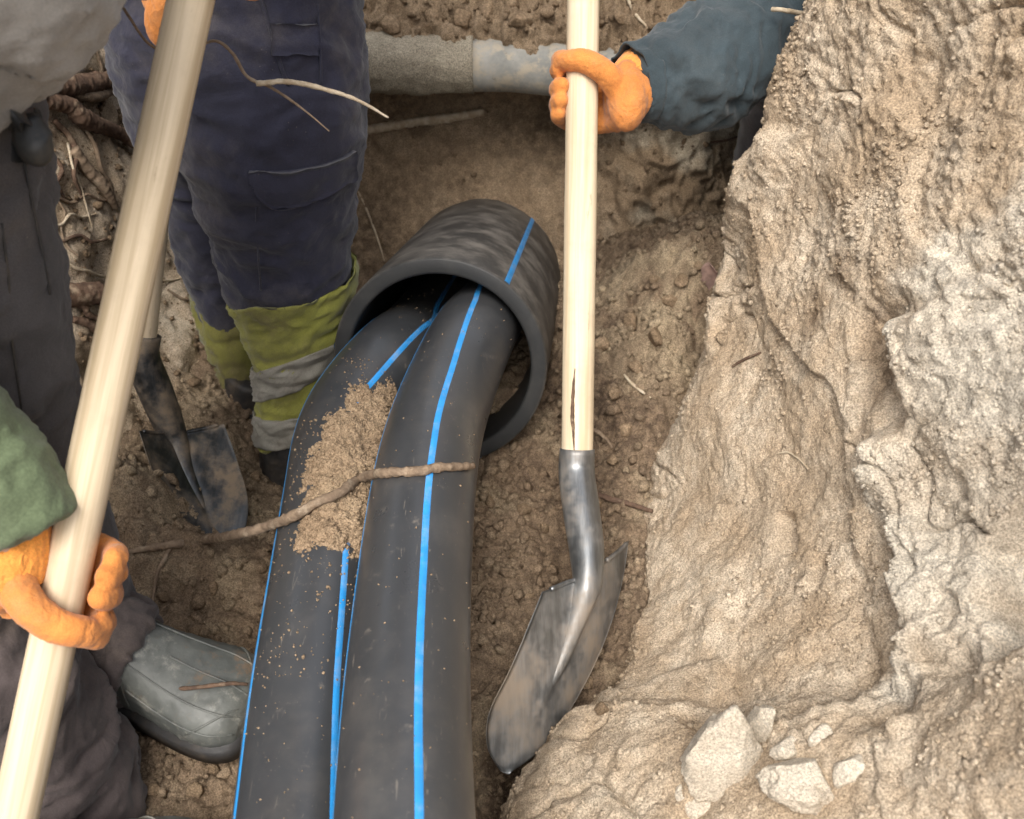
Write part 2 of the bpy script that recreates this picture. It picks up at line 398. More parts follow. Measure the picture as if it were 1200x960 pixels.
crk = np.abs(fbm(q, 4.5, 3, .55, off=120)); h -= .016*smooth01((.045-crk)/.045)*smooth01(fbm(q, 2.5, 2, off=130)*1.5+.3)   # cracks that come and go
h += .016*(smooth01((fbm(st, 2.6, 2, off=90)-.05)/.10)-.5)           # a few spade cut steps
h = h.reshape(sh)
wob = fbm(p, 9, 4, .55, off=3).reshape(sh)*.35
SLAB = [(0.888, 0.445), (0.876, 0.465), (0.831, 0.60), (0.60, 0.46), (0.590, 0.356), (0.541, 0.336), (0.543, 0.305), (0.573, 0.26), (0.649, 0.283), (0.702, 0.3), (0.778, 0.318), (0.81, 0.345), (0.816, 0.39)]
FOOT = [(0.551, 0.279), (0.505, 0.42), (0.366, 0.40), (0.411, 0.258), (0.491, 0.275)]
STAIN = [(0.941, 0.422), (0.913, 0.461), (0.878, 0.434), (0.855, 0.387), (0.861, 0.363), (0.909, 0.385)]
BANK_MASKS = dict(pale=[SLAB, [(0.926, 0.491), (0.867, 0.66), (0.831, 0.62), (0.875, 0.471)]],
    out=[(SLAB, .042, .026), (FOOT, .022, .035), ([(0.75, -0.25), (0.665, 0.013), (0.629, 0.072), (0.557, 0.209), (0.495, 0.267), (0.3, 0.22), (.2, .0), (0.4, -0.25)], .035, .04)],
    damp_shade=[STAIN, [(1.043, 0.436), (1.012, 0.456), (0.993, 0.427), (1.016, 0.417)], [(1.049, 0.387), (1.011, 0.395), (0.989, 0.354), (1.02, 0.35)]],
    hole=[([(0.632, 0.364), (0.653, 0.44), (0.501, 0.42), (0.514, 0.352)], .045, .016), ([(0.725, 0.274), (0.717, 0.29), (0.682, 0.268), (0.685, 0.258)], .03, .016), ([(0.769, 0.206), (0.77, 0.22), (0.727, 0.197), (0.731, 0.192)], .02, .014),
          ([(0.854, 0.186), (0.846, 0.195), (0.801, 0.184), (0.807, 0.177)], .018, .012), (STAIN, .02, .05)])
pale = np.zeros(sh); damp_shade = np.zeros(sh); bulge = np.zeros(sh)
def pmask(poly, Yv, Zv, soft, wobble):
    poly = np.array(poly); n = len(poly); best = np.full(Yv.shape, 9.0); ins = np.zeros(Yv.shape, bool)
    for k in range(n):
        a = poly[k]; b = poly[(k+1) % n]; d = b-a; t = np.clip(((Yv-a[0])*d[0]+(Zv-a[1])*d[1])/(d@d), 0, 1)
        best = np.minimum(best, np.hypot(Yv-a[0]-t*d[0], Zv-a[1]-t*d[1]))
        c = ((a[1] > Zv) != (b[1] > Zv)); ins ^= c & (Yv < (b[0]-a[0])*(Zv-a[1])/((b[1]-a[1]) if b[1] != a[1] else 1e-9)+a[0])
    sd_ = np.where(ins, best, -best)+wobble
    return smooth01(sd_/soft+.5)
for poly in BANK_MASKS['pale']: pale = np.maximum(pale, pmask(poly, Y, Z, .06, wob*.10))
for poly, amt, soft in BANK_MASKS['out']: bulge += amt*pmask(poly, Y, Z, soft, wob*.04)
for poly in BANK_MASKS['damp_shade']: damp_shade = np.maximum(damp_shade, pmask(poly, Y, Z, .03, wob*.04))
for poly, amt, soft in BANK_MASKS['hole']: bulge -= amt*pmask(poly, Y, Z, soft, wob*.015)
h = h+bulge+pale*(.005*fbm(p, 15, 3, .55)+.013*crumble(p, 26, 4, 3.0)).reshape(sh)
fade = smooth01((1.06-Z)/.04)
damp_shade = np.maximum(damp_shade, .8*smooth01((.05-Z)/.12))  # soil darker towards the foot of the bank
G = G+N*(h*np.maximum(fade, .15))[..., None]
sheet_object('earth_bank', G, M['sand'], dict(pale=np.clip(pale*(.80+1.3*wob)+.16*smooth01((wob-.06)/.2), 0, 1), damp_shade=np.clip(damp_shade, 0, 1)))

# trench floor, a height field
FX = np.concatenate([np.linspace(-6, -.85, 12, endpoint=False), np.linspace(-.85, .62, 560), np.linspace(.7, 6, 12)])
FY = np.concatenate([np.linspace(-8, .38, 12, endpoint=False), np.linspace(.38, 1.95, 600), np.linspace(2.0, 5, 10)])
X, Yf = np.meshgrid(FX, FY, indexing='ij')
def bump2(x0, y0, rx, ry): return np.exp(-((X-x0)/rx)**2-((Yf-y0)/ry)**2)
Zf = -.015+0*X
Zf = Zf-.15*bump2(.02, .635, .085, .085)                   # hole under the blade
Zf = Zf-.06*bump2(.10, .82, .07, .22)
Zf = Zf-.14*bump2(-.38, 1.27, .13, .22)                # low where the man in navy stands
Zf = Zf+.19*bump2(.36, 1.52, .19, .20)+.05*bump2(.2, 1.3, .1, .2)   # rubble banked up on the right
Zf = Zf+.10*bump2(-.56, 1.04, .055, .06)+.055*bump2(-.47, .94, .12, .055)+.01*bump2(-.46, 1.14, .08, .08)
Zf = Zf-.09*smooth01((Yf-1.45)/.3)*smooth01((.2-X)/.2)
Zf = Zf+.16*smooth01((-.62-X)/.25)
p = np.stack([X, Yf, Zf], -1).reshape(-1, 3); sh = X.shape
cl = fbm(p, 11, 3, .55)*.015+.036*crumble(p, 17, 3, 1.0)+.020*crumble(p, 50, 3, 4.0)+.005*crumble(p, 140, 2, 7.0)
rub = np.clip(bump2(.30, 1.42, .17, .2)+.6*bump2(.14, 1.2, .1, .2), 0, 1)
Zf = Zf+cl.reshape(sh)+rub*(.055*crumble(p, 15, 3, 21.0)+.03*crumble(p, 36, 3, 25.0)).reshape(sh)
wob = fbm(p, 9, 4, .6, off=31).reshape(sh)
fpale = np.clip(smooth01((wob-.1)/.6)*.5+.75*bump2(.30, 1.42, .16, .16)*smooth01((wob+.35)/.5)+.5*bump2(-.5, 1.15, .12, .12), 0, 1)
fdamp_shade = np.clip(.27+1.0*bump2(.02, .635, .13, .12)+.4*bump2(.10, .85, .06, .2)+.7*bump2(-.38, 1.25, .16, .25)-.3*wob+.7*bump2(.12, 1.25, .14, .25), 0, 1)  # natural damp, plus shade in the pits and beside the casing painted dark
FG = np.stack([X, Yf, Zf], -1)
sheet_object('trench_floor', FG, M['floor'], dict(pale=fpale, damp_shade=fdamp_shade))

# back wall, hollowed under the old pipe, and the ground beyond it
nx, nv = 620, 300
BX = np.concatenate([np.linspace(-30, -.75, 10, endpoint=False), np.linspace(-.75, .75, nx-20), np.linspace(.8, 30, 10)])
prof = np.array([(-.42, -.30), (-.25, -.20), (-.10, -.09), (-.02, .0), (.01, .08), (.04, .16), (.06, .23), (.03, .28), (-.005, .31), (-.01, .35), (.0, .395), (.05, .43), (.16, .47), (.45, .52), (1.5, .58), (6, .62), (60, .62)])
pr = np.vstack([spline(prof[:14].tolist() if False else [(a, b, 0) for a, b in prof[:14]], nv-12)[:, :2], np.stack([np.interp(np.linspace(0, 1, 13)[1:], [0, .4, .7, 1], prof[13:, 0]), np.interp(np.linspace(0, 1, 13)[1:], [0, .4, .7, 1], prof[13:, 1])], 1)])
yb = np.interp(BX, [-2, -.65, -.35, -.05, .22, .36, .46, .58, 2], [2.0, 1.90, 1.83, 1.80, 1.77, 1.79, 1.90, 2.15, 2.2])
hol = .13*np.exp(-((BX+.05)/.24)**4)
rec = np.exp(-((pr[:, 1]-.17)/.10)**2)
G = np.empty((len(BX), nv, 3)); G[..., 0] = BX[:, None]; G[..., 1] = yb[:, None]+pr[None, :, 0]+hol[:, None]*rec[None, :]; G[..., 2] = pr[None, :, 1]
N = gridnormals(G)
if N[300, 120, 1] > 0: N = -N
p = G.reshape(-1, 3); sh = G.shape[:2]
rgt = smooth01((BX-.16)/.1)[:, None]*np.ones(sh)
top = smooth01((G[..., 2]-.36)/.05)
big = fbm(p, 9, 3, .6, ridged=True, off=2).reshape(sh); fine = fbm(p, 38, 4, .6).reshape(sh); mid = fbm(p, 14, 3, .55, off=7).reshape(sh)
h = .014*mid*(1-top)+rgt*.020*big+.004*fine+(1-top)*(1-rgt)*.007*crumble(p, 24, 4).reshape(sh)+(rgt+top)*(.012*crumble(p, 30, 3).reshape(sh))+top*(.022*mid+.014*fine)+.0015*fbm(p, 140, 2).reshape(sh)
far = smooth01((3.2-G[..., 1])/1.0)
G = G+N*(h*far)[..., None]
wob = fbm(p, 8, 4, .6, off=41).reshape(sh)
sheet_object('trench_wall', G, M['wall'], dict(pale=np.clip(rgt*smooth01((wob+.5)/.8)*.95*(1-top), 0, 1), damp_shade=np.clip((1-rgt)*(1-top)*(.55+.4*wob)*smooth01((.33-G[..., 2])/.06)+top*.25, 0, 1)))  # shade of the hollow under the old pipe put into the soil colour

# left bank
LP = [(-1.25, -1.5), (-1.15, -.2), (-1.0, .4), (-.82, .8), (-.68, 1.1), (-.60, 1.35), (-.54, 1.6), (-.46, 1.82), (-.36, 2.0), (-.1, 2.3)]
dens = spline([(x, y, 0) for x, y in LP], 420)[:, :2]
T = np.gradient(dens, axis=0); T /= np.linalg.norm(T, axis=1)[:, None]; Nn = np.stack([-T[:, 1], T[:, 0]], 1)
z = np.concatenate([np.linspace(-.35, .78, 300, endpoint=False), np.linspace(.78, .95, 24)])
lean = np.interp(z, [-.35, -.1, .0, .08, .2, .42, .7, .8, .86, .9, .95], [-.12, -.04, .0, .05, .09, .13, .22, .34, .7, 1.8, 30])
G = np.empty((420, len(z), 3)); G[..., 0] = dens[:, 0, None]+Nn[:, 0, None]*lean; G[..., 1] = dens[:, 1, None]+Nn[:, 1, None]*lean; G[..., 2] = z
N = gridnormals(G)
if N[200, 150, 0] < 0: N = -N
p = G.reshape(-1, 3); sh = G.shape[:2]
st = p*np.array([2.2, 2.2, .6])
h = .030*fbm(p, 5, 2, off=3)+.010*fbm(st, 13, 3, .6)+.008*crumble(p, 26, 4)+.0018*fbm(p, 130, 2)
fade = smooth01((.9-G[..., 2])/.05)
G = G+N*(h.reshape(sh)*np.maximum(fade, .1))[..., None]
wob = fbm(p, 10, 4, .6, off=51).reshape(sh)
sheet_object('side_bank', G, M['sand'], dict(pale=np.clip(wob*.35, 0, .3), damp_shade=np.clip(.05-wob*.7+.5*smooth01((-.02-G[..., 2])/.1), 0, .7)))

bpy.context.view_layer.update()
_bvh = {}
def bvh(o):
    if o.name not in _bvh:
        bpy.context.view_layer.update()
        _bvh[o.name] = BVHTree.FromObject(o, bpy.context.evaluated_depsgraph_get())
    return _bvh[o.name]
def at(px, py, objs, lift=0.0):
    """where the bearing meets the given surfaces, lifted off them"""
    d = ray(px, py); L = np.linalg.norm(d); best = None
    for o in objs:
        B_ = bvh(o); mw = o.matrix_world; mi = mw.inverted()
        h_, n_, i_, t_ = B_.ray_cast(mi@Vector(CAM), (mi.to_3x3()@Vector(d/L)).normalized())
        if h_ is not None: h_ = mw@h_; n_ = (mw.to_3x3()@n_).normalized()
        if h_ is not None and (best is None or t_ < best[0]):
            if n_.dot(Vector(d)) > 0: n_ = -n_
            best = (t_, h_, n_)
    if best is None: return None
    return np.array(best[1]+best[2]*lift), np.array(best[2])
EARTH = [bpy.data.objects[n] for n in ('earth_bank', 'trench_floor', 'trench_wall', 'side_bank')]
floor_o = bpy.data.objects['trench_floor']; bank_o = bpy.data.objects['earth_bank']; wall_o = bpy.data.objects['trench_wall']; side_o = bpy.data.objects['side_bank']

# ------------------------------------------------------------------ pipes
R_PIPE = .0628; R_CAS = .164; W_CAS = .025
A0 = P(515, 427, 1.56); A1 = P(566, 328, 2.125); AX = (A1-A0)/np.linalg.norm(A1-A0)
def axpt(s, r, up): # a point by the casing axis: r to the right, up upwards
    rt = np.cross(AX, [0, 0, 1]); rt /= np.linalg.norm(rt); u_ = np.cross(rt, AX)
    return A0+AX*s+rt*r+u_*up
def revolve_pipe():
    prof = [(.9, R_CAS), (.5, R_CAS), (.25, R_CAS), (.1, R_CAS), (.004, R_CAS), (.001, R_CAS-.001), (0, R_CAS-.004), (0, R_CAS-W_CAS+.004), (.001, R_CAS-W_CAS+.001), (.004, R_CAS-W_CAS), (.1, R_CAS-W_CAS), (.4, R_CAS-W_CAS), (.9, R_CAS-W_CAS)]
    k = 128; a = np.linspace(0, 2*np.pi, k, endpoint=False)
    rt = np.cross(AX, [0, 0, 1]); rt /= np.linalg.norm(rt); u_ = np.cross(rt, AX)
    V = np.array([A0+AX*s+r*(math.cos(t)*u_+math.sin(t)*rt) for s, r in prof for t in a])
    rg = np.random.default_rng(5); V = V+0
    dust = np.repeat([1, 1, 1, 1, .9, .45, .10, .10, .06, .1, .1, .05, .05], k)
    return V, gridfaces(len(prof), k, True), dust, rt, u_
cas = thing('casing_pipe', 'wide black casing pipe in the hollow with two thinner pipes in its mouth', 'pipe', A0)
V, F, dust, RT, UPV = revolve_pipe(); F = F[:, ::-1]
mesh('casing_wall', V, np.ascontiguousarray(F), M['casing'], cas, attrs={'dust': dust})
def casing_stripe(deg, wid):
    S = np.linspace(.003, .85, 30); Vs = []
    for s in S:
        for j in (-1, -.4, .4, 1):
            t = math.radians(deg)+j*wid/2/R_CAS; r = R_CAS+(.0007 if abs(j) < 1 else -.0006)
            Vs.append(A0+AX*s+r*(math.cos(t)*UPV+math.sin(t)*RT))
    return mesh('stripe', np.array(Vs), gridfaces(30, 4), M['blue'], cas)
casing_stripe(37, .0125); casing_stripe(157, .0125); casing_stripe(-83, .0125)

def bend(ctrl):                         # a stiff pipe: the path eased so that it has no kinks
    S = spline(ctrl, 180); ker = np.hanning(27); ker /= ker.sum()
    pad = np.vstack([2*S[0]-S[13:0:-1], S, 2*S[-1]-S[-2:-15:-1]])
    return np.stack([np.convolve(pad[:, j], ker, 'valid') for j in range(3)], 1)
def pipe(name, label, ctrl, stripes, off_end):
    S = bend(ctrl); C = S[:, :3]; t = thing(name, label, 'pipe', C[0], 'blue striped water pipes')
    T, e, b = frames(C, CAM); k = 72; a = np.linspace(0, 2*np.pi, k, endpoint=False)
    V = (C[:, None]+R_PIPE*(np.cos(a)[None, :, None]*e[:, None]+np.sin(a)[None, :, None]*b[:, None])).reshape(-1, 3)
    o = mesh('pipe_wall', V, gridfaces(180, k, True), M['pe'], t)
    # the ring frame is turned so the printed lines stay where the pipe carries them
    for angs in stripes:
        py = np.array([c[1] for c in angs]); ay = np.radians([c[0] for c in angs]); A = np.interp(C[:, 1], py, ay)
        Vs = []
        for i in range(180):
            for j in (-1, -.4, .4, 1):
                tt = A[i]+j*.0105/2/R_PIPE; r = R_PIPE+(.0006 if abs(j) < 1 else -.0005)
                Vs.append(C[i]+r*(math.cos(tt)*e[i]+math.sin(tt)*b[i]))
        mesh('stripe', np.array(Vs), gridfaces(180, 4), M['blue'], t)
    return t, o, S
right_ctrl = [P(478, 1500, .68), P(474, 1180, .79), P(474, 960, .905), P(476, 830, 1.0), P(484, 700, 1.11), P(498, 560, 1.25), P(517, 480, 1.37), axpt(-.01, .050, .048), axpt(.16, .052, .034), axpt(.40, .056, .018), axpt(.8, .06, .01)]
left_ctrl = [P(276, 1500, .72), P(330, 1180, .85), P(349, 960, 1.0), P(359, 830, 1.09), P(375, 700, 1.195), P(393, 565, 1.335), P(403, 492, 1.445), axpt(-.01, -.071, .010), axpt(.16, -.072, -.010), axpt(.40, -.071, -.018), axpt(.8, -.068, -.02)]
ycoord = lambda c: [float(q[1]) for q in c]
yr = ycoord(right_ctrl); yl = ycoord(left_ctrl)
rp, rp_o, RS = pipe('water_pipe', 'black pipe nearest the shovel blade, its bright blue line running down the middle', right_ctrl,
    [[(12, yr[1]), (11, yr[2]), (7.5, yr[4]), (3, yr[5]), (-4, yr[6]), (-20, yr[7]), (-46, yr[8]), (-60, yr[10])], [(-82, yr[1]), (-82, yr[4]), (-86, yr[6]), (-95, yr[9])], [(100, yr[1]), (100, yr[9])]], 0)
lp, lp_o, LS = pipe('water_pipe', 'black pipe with sand heaped on it, between the rubber boot and the other pipe', left_ctrl,
    [[(33, yl[1]), (30, yl[2]), (22, yl[4]), (14, yl[5]), (4, yl[6]), (2, yl[7]), (-2, yl[8]), (-6, yl[10])], [(-70, yl[1]), (-70, yl[2]), (-76, yl[4]), (-84, yl[5]), (-95, yl[9])]], 0)
dmin = min(np.linalg.norm(RS[:, None, :3]-LS[None, :, :3], axis=2).min(1)); print('PIPE GAP', dmin, 'need', 2*R_PIPE)
for nm, S in (('R', RS), ('L', LS)):
    rel = S[:, :3]-A0; s = rel@AX; rad = np.linalg.norm(rel-s[:, None]*AX, axis=1); ins = (s > 0); print('in casing', nm, rad[ins].max()+R_PIPE, 'inner', R_CAS-W_CAS)

# old pipe crossing the back wall
oc = np.array([0, 1.845, .337])
op = thing('old_pipe', 'dirty grey pipe crossing the earth wall above the hollow', 'pipe', (0, 1.845, .337))
def crossing(name, x0, x1, r, z0, z1, mat, n, rough, parent):
    xs = np.linspace(x0, x1, n); k = 56; a = np.linspace(0, 2*np.pi, k, endpoint=False)
    V = np.stack([np.repeat(xs, k), np.tile(np.cos(a), n)*r, np.tile(np.sin(a), n)*r], 1)
    if rough:
        f = 1+rough*fbm(V+[0, 0, 3], 22, 4, .6)+rough*.5*fbm(V, 70, 2); V[:, 1] *= f; V[:, 2] *= f
    zz = np.interp(V[:, 0], [-.9, .9], [z0, z1]); V = V+np.stack([0*zz, 0*zz+1.845-.035-.035*smooth01((V[:, 0]+.02)/.2), zz], 1)
    F = [tuple(q) for q in gridfaces(n, k, True)]; F.append(tuple(range(k))); F.append(tuple(range((n-1)*k, n*k))[::-1])
    return mesh(name, V, F, mat, parent)
crossing('pipe_wall', -.075, .95, .047, .350, .332, M['oldpipe'], 60, .01, op)
crossing('spigot', -.9, -.070, .0515, .350, .334, M['crust'], 160, .07, op)

# ------------------------------------------------------------------ shovels
def handle(name, pts, mat, parent):
    a = np.array(pts[0][:3]); b = np.array(pts[-1][:3]); L = np.linalg.norm(b-a); ax = (b-a)/L
    S = spline([(0, 0, (np.array(p_[:3])-a)@ax, p_[3]) for p_ in pts], 90); k = 32; t = np.linspace(0, 2*np.pi, k, endpoint=False)
    V = np.stack([S[:, 3:4]*np.cos(t), S[:, 3:4]*np.sin(t), np.repeat(S[:, 2:3], k, 1)], -1).reshape(-1, 3)
    V[:, :2] *= (1+.012*fbm(V, 9, 3))[:, None]
    F = [tuple(q) for q in gridfaces(90, k, True)]+[tuple(range(k))[::-1], tuple(range(89*k, 90*k))]
    o = mesh('handle', V, F, mat); o.rotation_mode = 'QUATERNION'; o.rotation_quaternion = Vector(ax).to_track_quat('Z', 'Y'); o.location = tuple(a); attach(o, parent); return o
def shovel(name, label, top, sock, left, right, r, wood, steel, belly=.018, flip=1, sock_r=1.13, vc=(0, 0)):
    """top..sock: ends of the handle; left, right: the two edges of the blade from shoulder to point"""
    top, sock = map(np.asarray, (top, sock)); nu, nv = 46, 37
    Lc = spline([(*q, 0) for q in left], nu)[:, :3]; Rc = spline([(*q, 0) for q in right], nu)[:, :3]; tip = (Lc[-1]+Rc[-1])/2; mid = (Lc[0]+Rc[0])/2
    t = thing(name, label, 'shovel', tip); axis = (top-sock)/np.linalg.norm(top-sock)
    handle(name, [(*(top), r*.86), (*(top-axis*.01), r), (*((top+sock)/2), r*1.02), (*(sock+axis*.01), r*.98), (*(sock), r*.9)], wood, t)
    us = np.linspace(0, 1, nu); vs = np.linspace(-1, 1, nv); A_ = tip-mid
    nrm = np.cross(Rc[4]-Lc[4], A_); nrm /= np.linalg.norm(nrm)
    if nrm@(CAM-mid) < 0: nrm = -nrm
    V_ = vs[None, :, None]; U_ = us[:, None, None]; VC = vc[0]+(vc[1]-vc[0])*U_
    base = Lc[:, None]*(1-V_)/2+Rc[:, None]*(1+V_)/2
    bow = flip*belly*(1-V_*V_)*(1-.6*U_**2)+.012*np.sin(U_*math.pi)
    spine = flip*.012*np.exp(-((V_-VC)*(1+1.2*U_)/.17)**2)*np.maximum(0, 1-U_/.72)
    srf = lambda d: base+nrm*(bow+spine+d)
    a = srf(.0011); b = srf(-.0011)
    V = np.vstack([a.reshape(-1, 3), b.reshape(-1, 3)]); F = [tuple(q) for q in gridfaces(nu, nv)]; o = nu*nv
    F += [tuple(x+o for x in q[::-1]) for q in gridfaces(nu, nv)]
    rim = [j for j in range(nv)]+[i*nv+nv-1 for i in range(1, nu)]+[(nu-1)*nv+j for j in range(nv-2, -1, -1)]+[i*nv for i in range(nu-2, 0, -1)]
    for q in range(len(rim)): x, y_ = rim[q], rim[(q+1) % len(rim)]; F.append((x, y_, y_+o, x+o))
    bl = mesh('blade', V, F, steel, t)
    for sgn in (-1, 1):                     # rolled footrests along the shoulders
        row = a[0][(vs*sgn > .2)]; row = row if sgn > 0 else row[::-1]
        tube('footrest', [(*q, .0035) for q in row[::3]], steel, t, 16, 6)
    c_ = lambda i: a[i, int(round((VC[i, 0, 0]+1)/2*(nv-1)))]
    k_ = sock_r
    tube('socket', [(*(sock+axis*.035), r*k_*.97), (*(sock), r*k_), (*(sock*.6+c_(0)*.4), r*k_), (*(sock*.22+c_(0)*.78), r*.92*k_), (*c_(2), r*.74*k_), (*(c_(10)-nrm*.004), r*.5*k_), (*(c_(20)-nrm*.006), r*.34*k_), (*(c_(28)-nrm*.008), r*.2)], steel, t, 60, 28)
    return t, bl
sh_r, bl_r = shovel('shovel', 'round point shovel digging beside the pipes, pale wooden handle held in one orange glove',
    P(692, -620, 1.44), P(676, 556, 1.41),
    [P(636, 694, 1.29), P(612, 738, 1.27), P(588, 785, 1.25), P(566, 832, 1.235), P(566, 872, 1.235), P(584, 901, 1.245), P(591, 906, 1.245)], [P(736, 634, 1.46), P(727, 672, 1.44), P(711, 722, 1.41), P(686, 780, 1.37), P(655, 838, 1.315), P(622, 885, 1.26), P(592, 906.3, 1.245)], .0222, M['wood'], M['steel_blade'], .014, vc=(-.34, .12))
# dark split in the handle
sp = [at(px, py, [o for o in sh_r.children if o.name.startswith('handle')], .0006)[0] for px, py in ((674, 432), (672, 455), (671, 480), (672, 508), (673, 528))]
tube('split', [(*q, r_) for q, r_ in zip(sp, (.0006, .0022, .0028, .002, .0006))], M['bark'], sh_r, 30, 6, .4)
sh_l, bl_l = shovel('shovel', 'shovel with a long pale handle slanting across the front left, gripped by orange gloves',
    P(243, -90, .955), P(-42, 1235, .95), [P(-120, 1340, .90), P(-140, 1480, .90), P(-95, 1640, .93)], [P(-5, 1330, 1.0), P(-25, 1480, 1.0), P(-85, 1640, .935)], .0208, M['wood_dirty'], M['steel'])
sh_b, bl_b = shovel('shovel', 'muddy dark shovel standing with its blade in the soil beside the hi-vis trouser leg',
    P(219, -140, 1.36), P(166, 418, 1.55), [P(163, 505, 1.54), P(178, 560, 1.53), P(215, 625, 1.53), P(262, 680, 1.52)], [P(262, 497, 1.66), P(276, 550, 1.63), P(286, 605, 1.58), P(268, 682, 1.52)], .0195, M['wood_dirty'], M['steel_dirty'], .02, -1, 1.35)

# ------------------------------------------------------------------ people
def wrinkle(amp, freq, stretch=(1, 1, 1.0), seed=0.0):
    s = np.array(stretch)
    def f(p):
        q = p*s; wv = np.stack([fbm(q, freq*.6, 2, off=seed), fbm(q, freq*.6, 2, off=seed+5), fbm(q, freq*.6, 2, off=seed+9)], 1)*.05
        r = fbm(q+wv, freq, 3, .5, True, off=seed)
        return amp*(r-.35)+amp*.5*fbm(p, freq*.45, 2, off=seed+3)
    return f
def pr(px, py, d, r): return (*P(px, py, d), r)

def hand(name, c, axis, palm, wrist, turn, r_h, mat, parent, cuff_mat, s_=1.0, spread=.0188):
    """a gloved fist round a handle. c on the handle axis, palm = outward direction of the palm side, turn=+1/-1 = way the fingers wrap"""
    c, axis, palm, wrist = map(np.asarray, (c, axis, palm, wrist)); axis = axis/np.linalg.norm(axis)
    palm = palm-(palm@axis)*axis; palm /= np.linalg.norm(palm); side = np.cross(axis, palm)*turn
    def pt(ang, rad, s): a_ = math.radians(ang); return c+axis*s+rad*(math.cos(a_)*palm+math.sin(a_)*side)
    parts = []
    fr = [.0122, .0128, .0125, .0115]; ln = [184, 196, 192, 178]
    for i in range(4):
        s = (1.5-i)*spread*s_; rr = fr[i]*s_; L = ln[i]
        pts = [(-12, .021), (35, .016), (80, .012), (125, .0098), (165, .0095), (L, .0085)]
        path = [(*pt(a, r_h+rr*.95+ex*.55, s+.004*math.sin(i*2+a*.01)), rr*(1.08 if k == 0 else 1-.035*k+(.07 if k in (2, 4) else 0))) for k, (a, ex) in enumerate(pts)]
        parts.append(limb(path, 26, 14))
        parts.append(ellipsoid(path[-1][:3], np.eye(3)*rr*.78, 8, 12))
    th = [(-28, .014, -.010), (-70, .006, .012), (-112, .0015, .026), (-150, .0012, .030), (-182, .003, .037)]
    path = [(*pt(a, r_h+.0125*s_+ex, s*s_+.006), .0165*s_*(1-.075*k)) for k, (a, ex, s) in enumerate(th)]
    parts.append(limb(path, 26, 14)); parts.append(ellipsoid(path[-1][:3], np.eye(3)*.0112*s_, 8, 12))
    # palm: from the knuckles round to the heel, then on to the wrist
    heel = pt(-22, r_h+.030*s_, -.006); kn = pt(4, r_h+.022*s_, 0)
    wd = wrist-heel; L = np.linalg.norm(wd); wd /= L
    up = axis-(axis@wd)*wd; up /= np.linalg.norm(up); th_ = np.cross(wd, up)
    parts.append(ellipsoid(kn, np.array([axis*.043*s_, palm*.019*s_, side*.024*s_]), 14, 18))
    parts.append(ellipsoid(heel, np.array([axis*.042*s_, palm*.025*s_, side*.030*s_]), 14, 18))
    parts.append(ellipsoid(heel+wd*L*.42, np.array([up*.039*s_, wd*.040*s_, th_*.025*s_]), 14, 18))
    parts.append(limb([(*heel, .031*s_), (*(heel+wd*L*.5), .031*s_), (*wrist, .033*s_)], 16, 20))
    t = fused(name, parts, .0028, mat, parent, 5, wrinkle(.0007, 34, seed=2))
    cf = [(*(wrist-wd*.032), .0335*s_), (*(wrist-wd*.018), .0350*s_), (*wrist, .0355*s_), (*(wrist+wd*.03), .034*s_)]
    S = spline(cf, 26); T, e, b = frames(S[:, :3], up+0*S[:, :3]); k = 72; a = np.linspace(0, 2*np.pi, k, endpoint=False)
    rib = 1+.022*np.sign(np.sin(a*30))*0+.02*np.sin(a*26)
    V = (S[:, None, :3]+(S[:, 3:4]*rib)[:, :, None]*(np.cos(a)[None, :, None]*e[:, None]*1.05+np.sin(a)[None, :, None]*b[:, None]*.92)).reshape(-1, 3)
    mesh('knit_cuff', V, gridfaces(26, k, True), cuff_mat, t)
    return t
def head(c, face, up=(0, 0, 1)):
    """head shapes to fuse into a body: skull, jaw, nose, brow, lips, ears"""
    c = np.asarray(c, float); f = np.asarray(face, float); f /= np.linalg.norm(f); up = np.asarray(up, float); up = up-(up@f)*f; up /= np.linalg.norm(up); s = np.cross(f, up)
    E = lambda o, a, b_, d: ellipsoid(c+f*o[0]+s*o[1]+up*o[2], np.array([s*a, f*b_, up*d]), 14, 18)
    return [E((0, 0, .02), .075, .095, .10), E((.035, 0, -.055), .055, .06, .062), E((.098, 0, -.012), .011, .018, .026), E((.085, 0, .022), .052, .014, .010),
            E((.088, 0, -.058), .024, .012, .006), E((.086, 0, -.07), .022, .012, .006), E((-.005, .078, -.005), .010, .018, .030), E((-.005, -.078, -.005), .010, .018, .030)], (f, s, up)
def eyes_and_cap(c, f, s, up, parent, cap=M['cap']):
    for k in (-1, 1):
        V, F = ellipsoid(c+f*.083+s*.031*k+up*.004, np.array([s*.012, f*.010, up*.008]), 10, 14); mesh('eye', V, F, M['tape'], parent)
    V, F = ellipsoid(c-f*.006+up*.045, np.array([s*.086, f*.103, up*.092]), 20, 28); V = V[:]; keep = V@up > (c@up+.028)
    F = [q for q in F if all(keep[i] for i in q)]; mesh('cap', V, F, cap, parent)

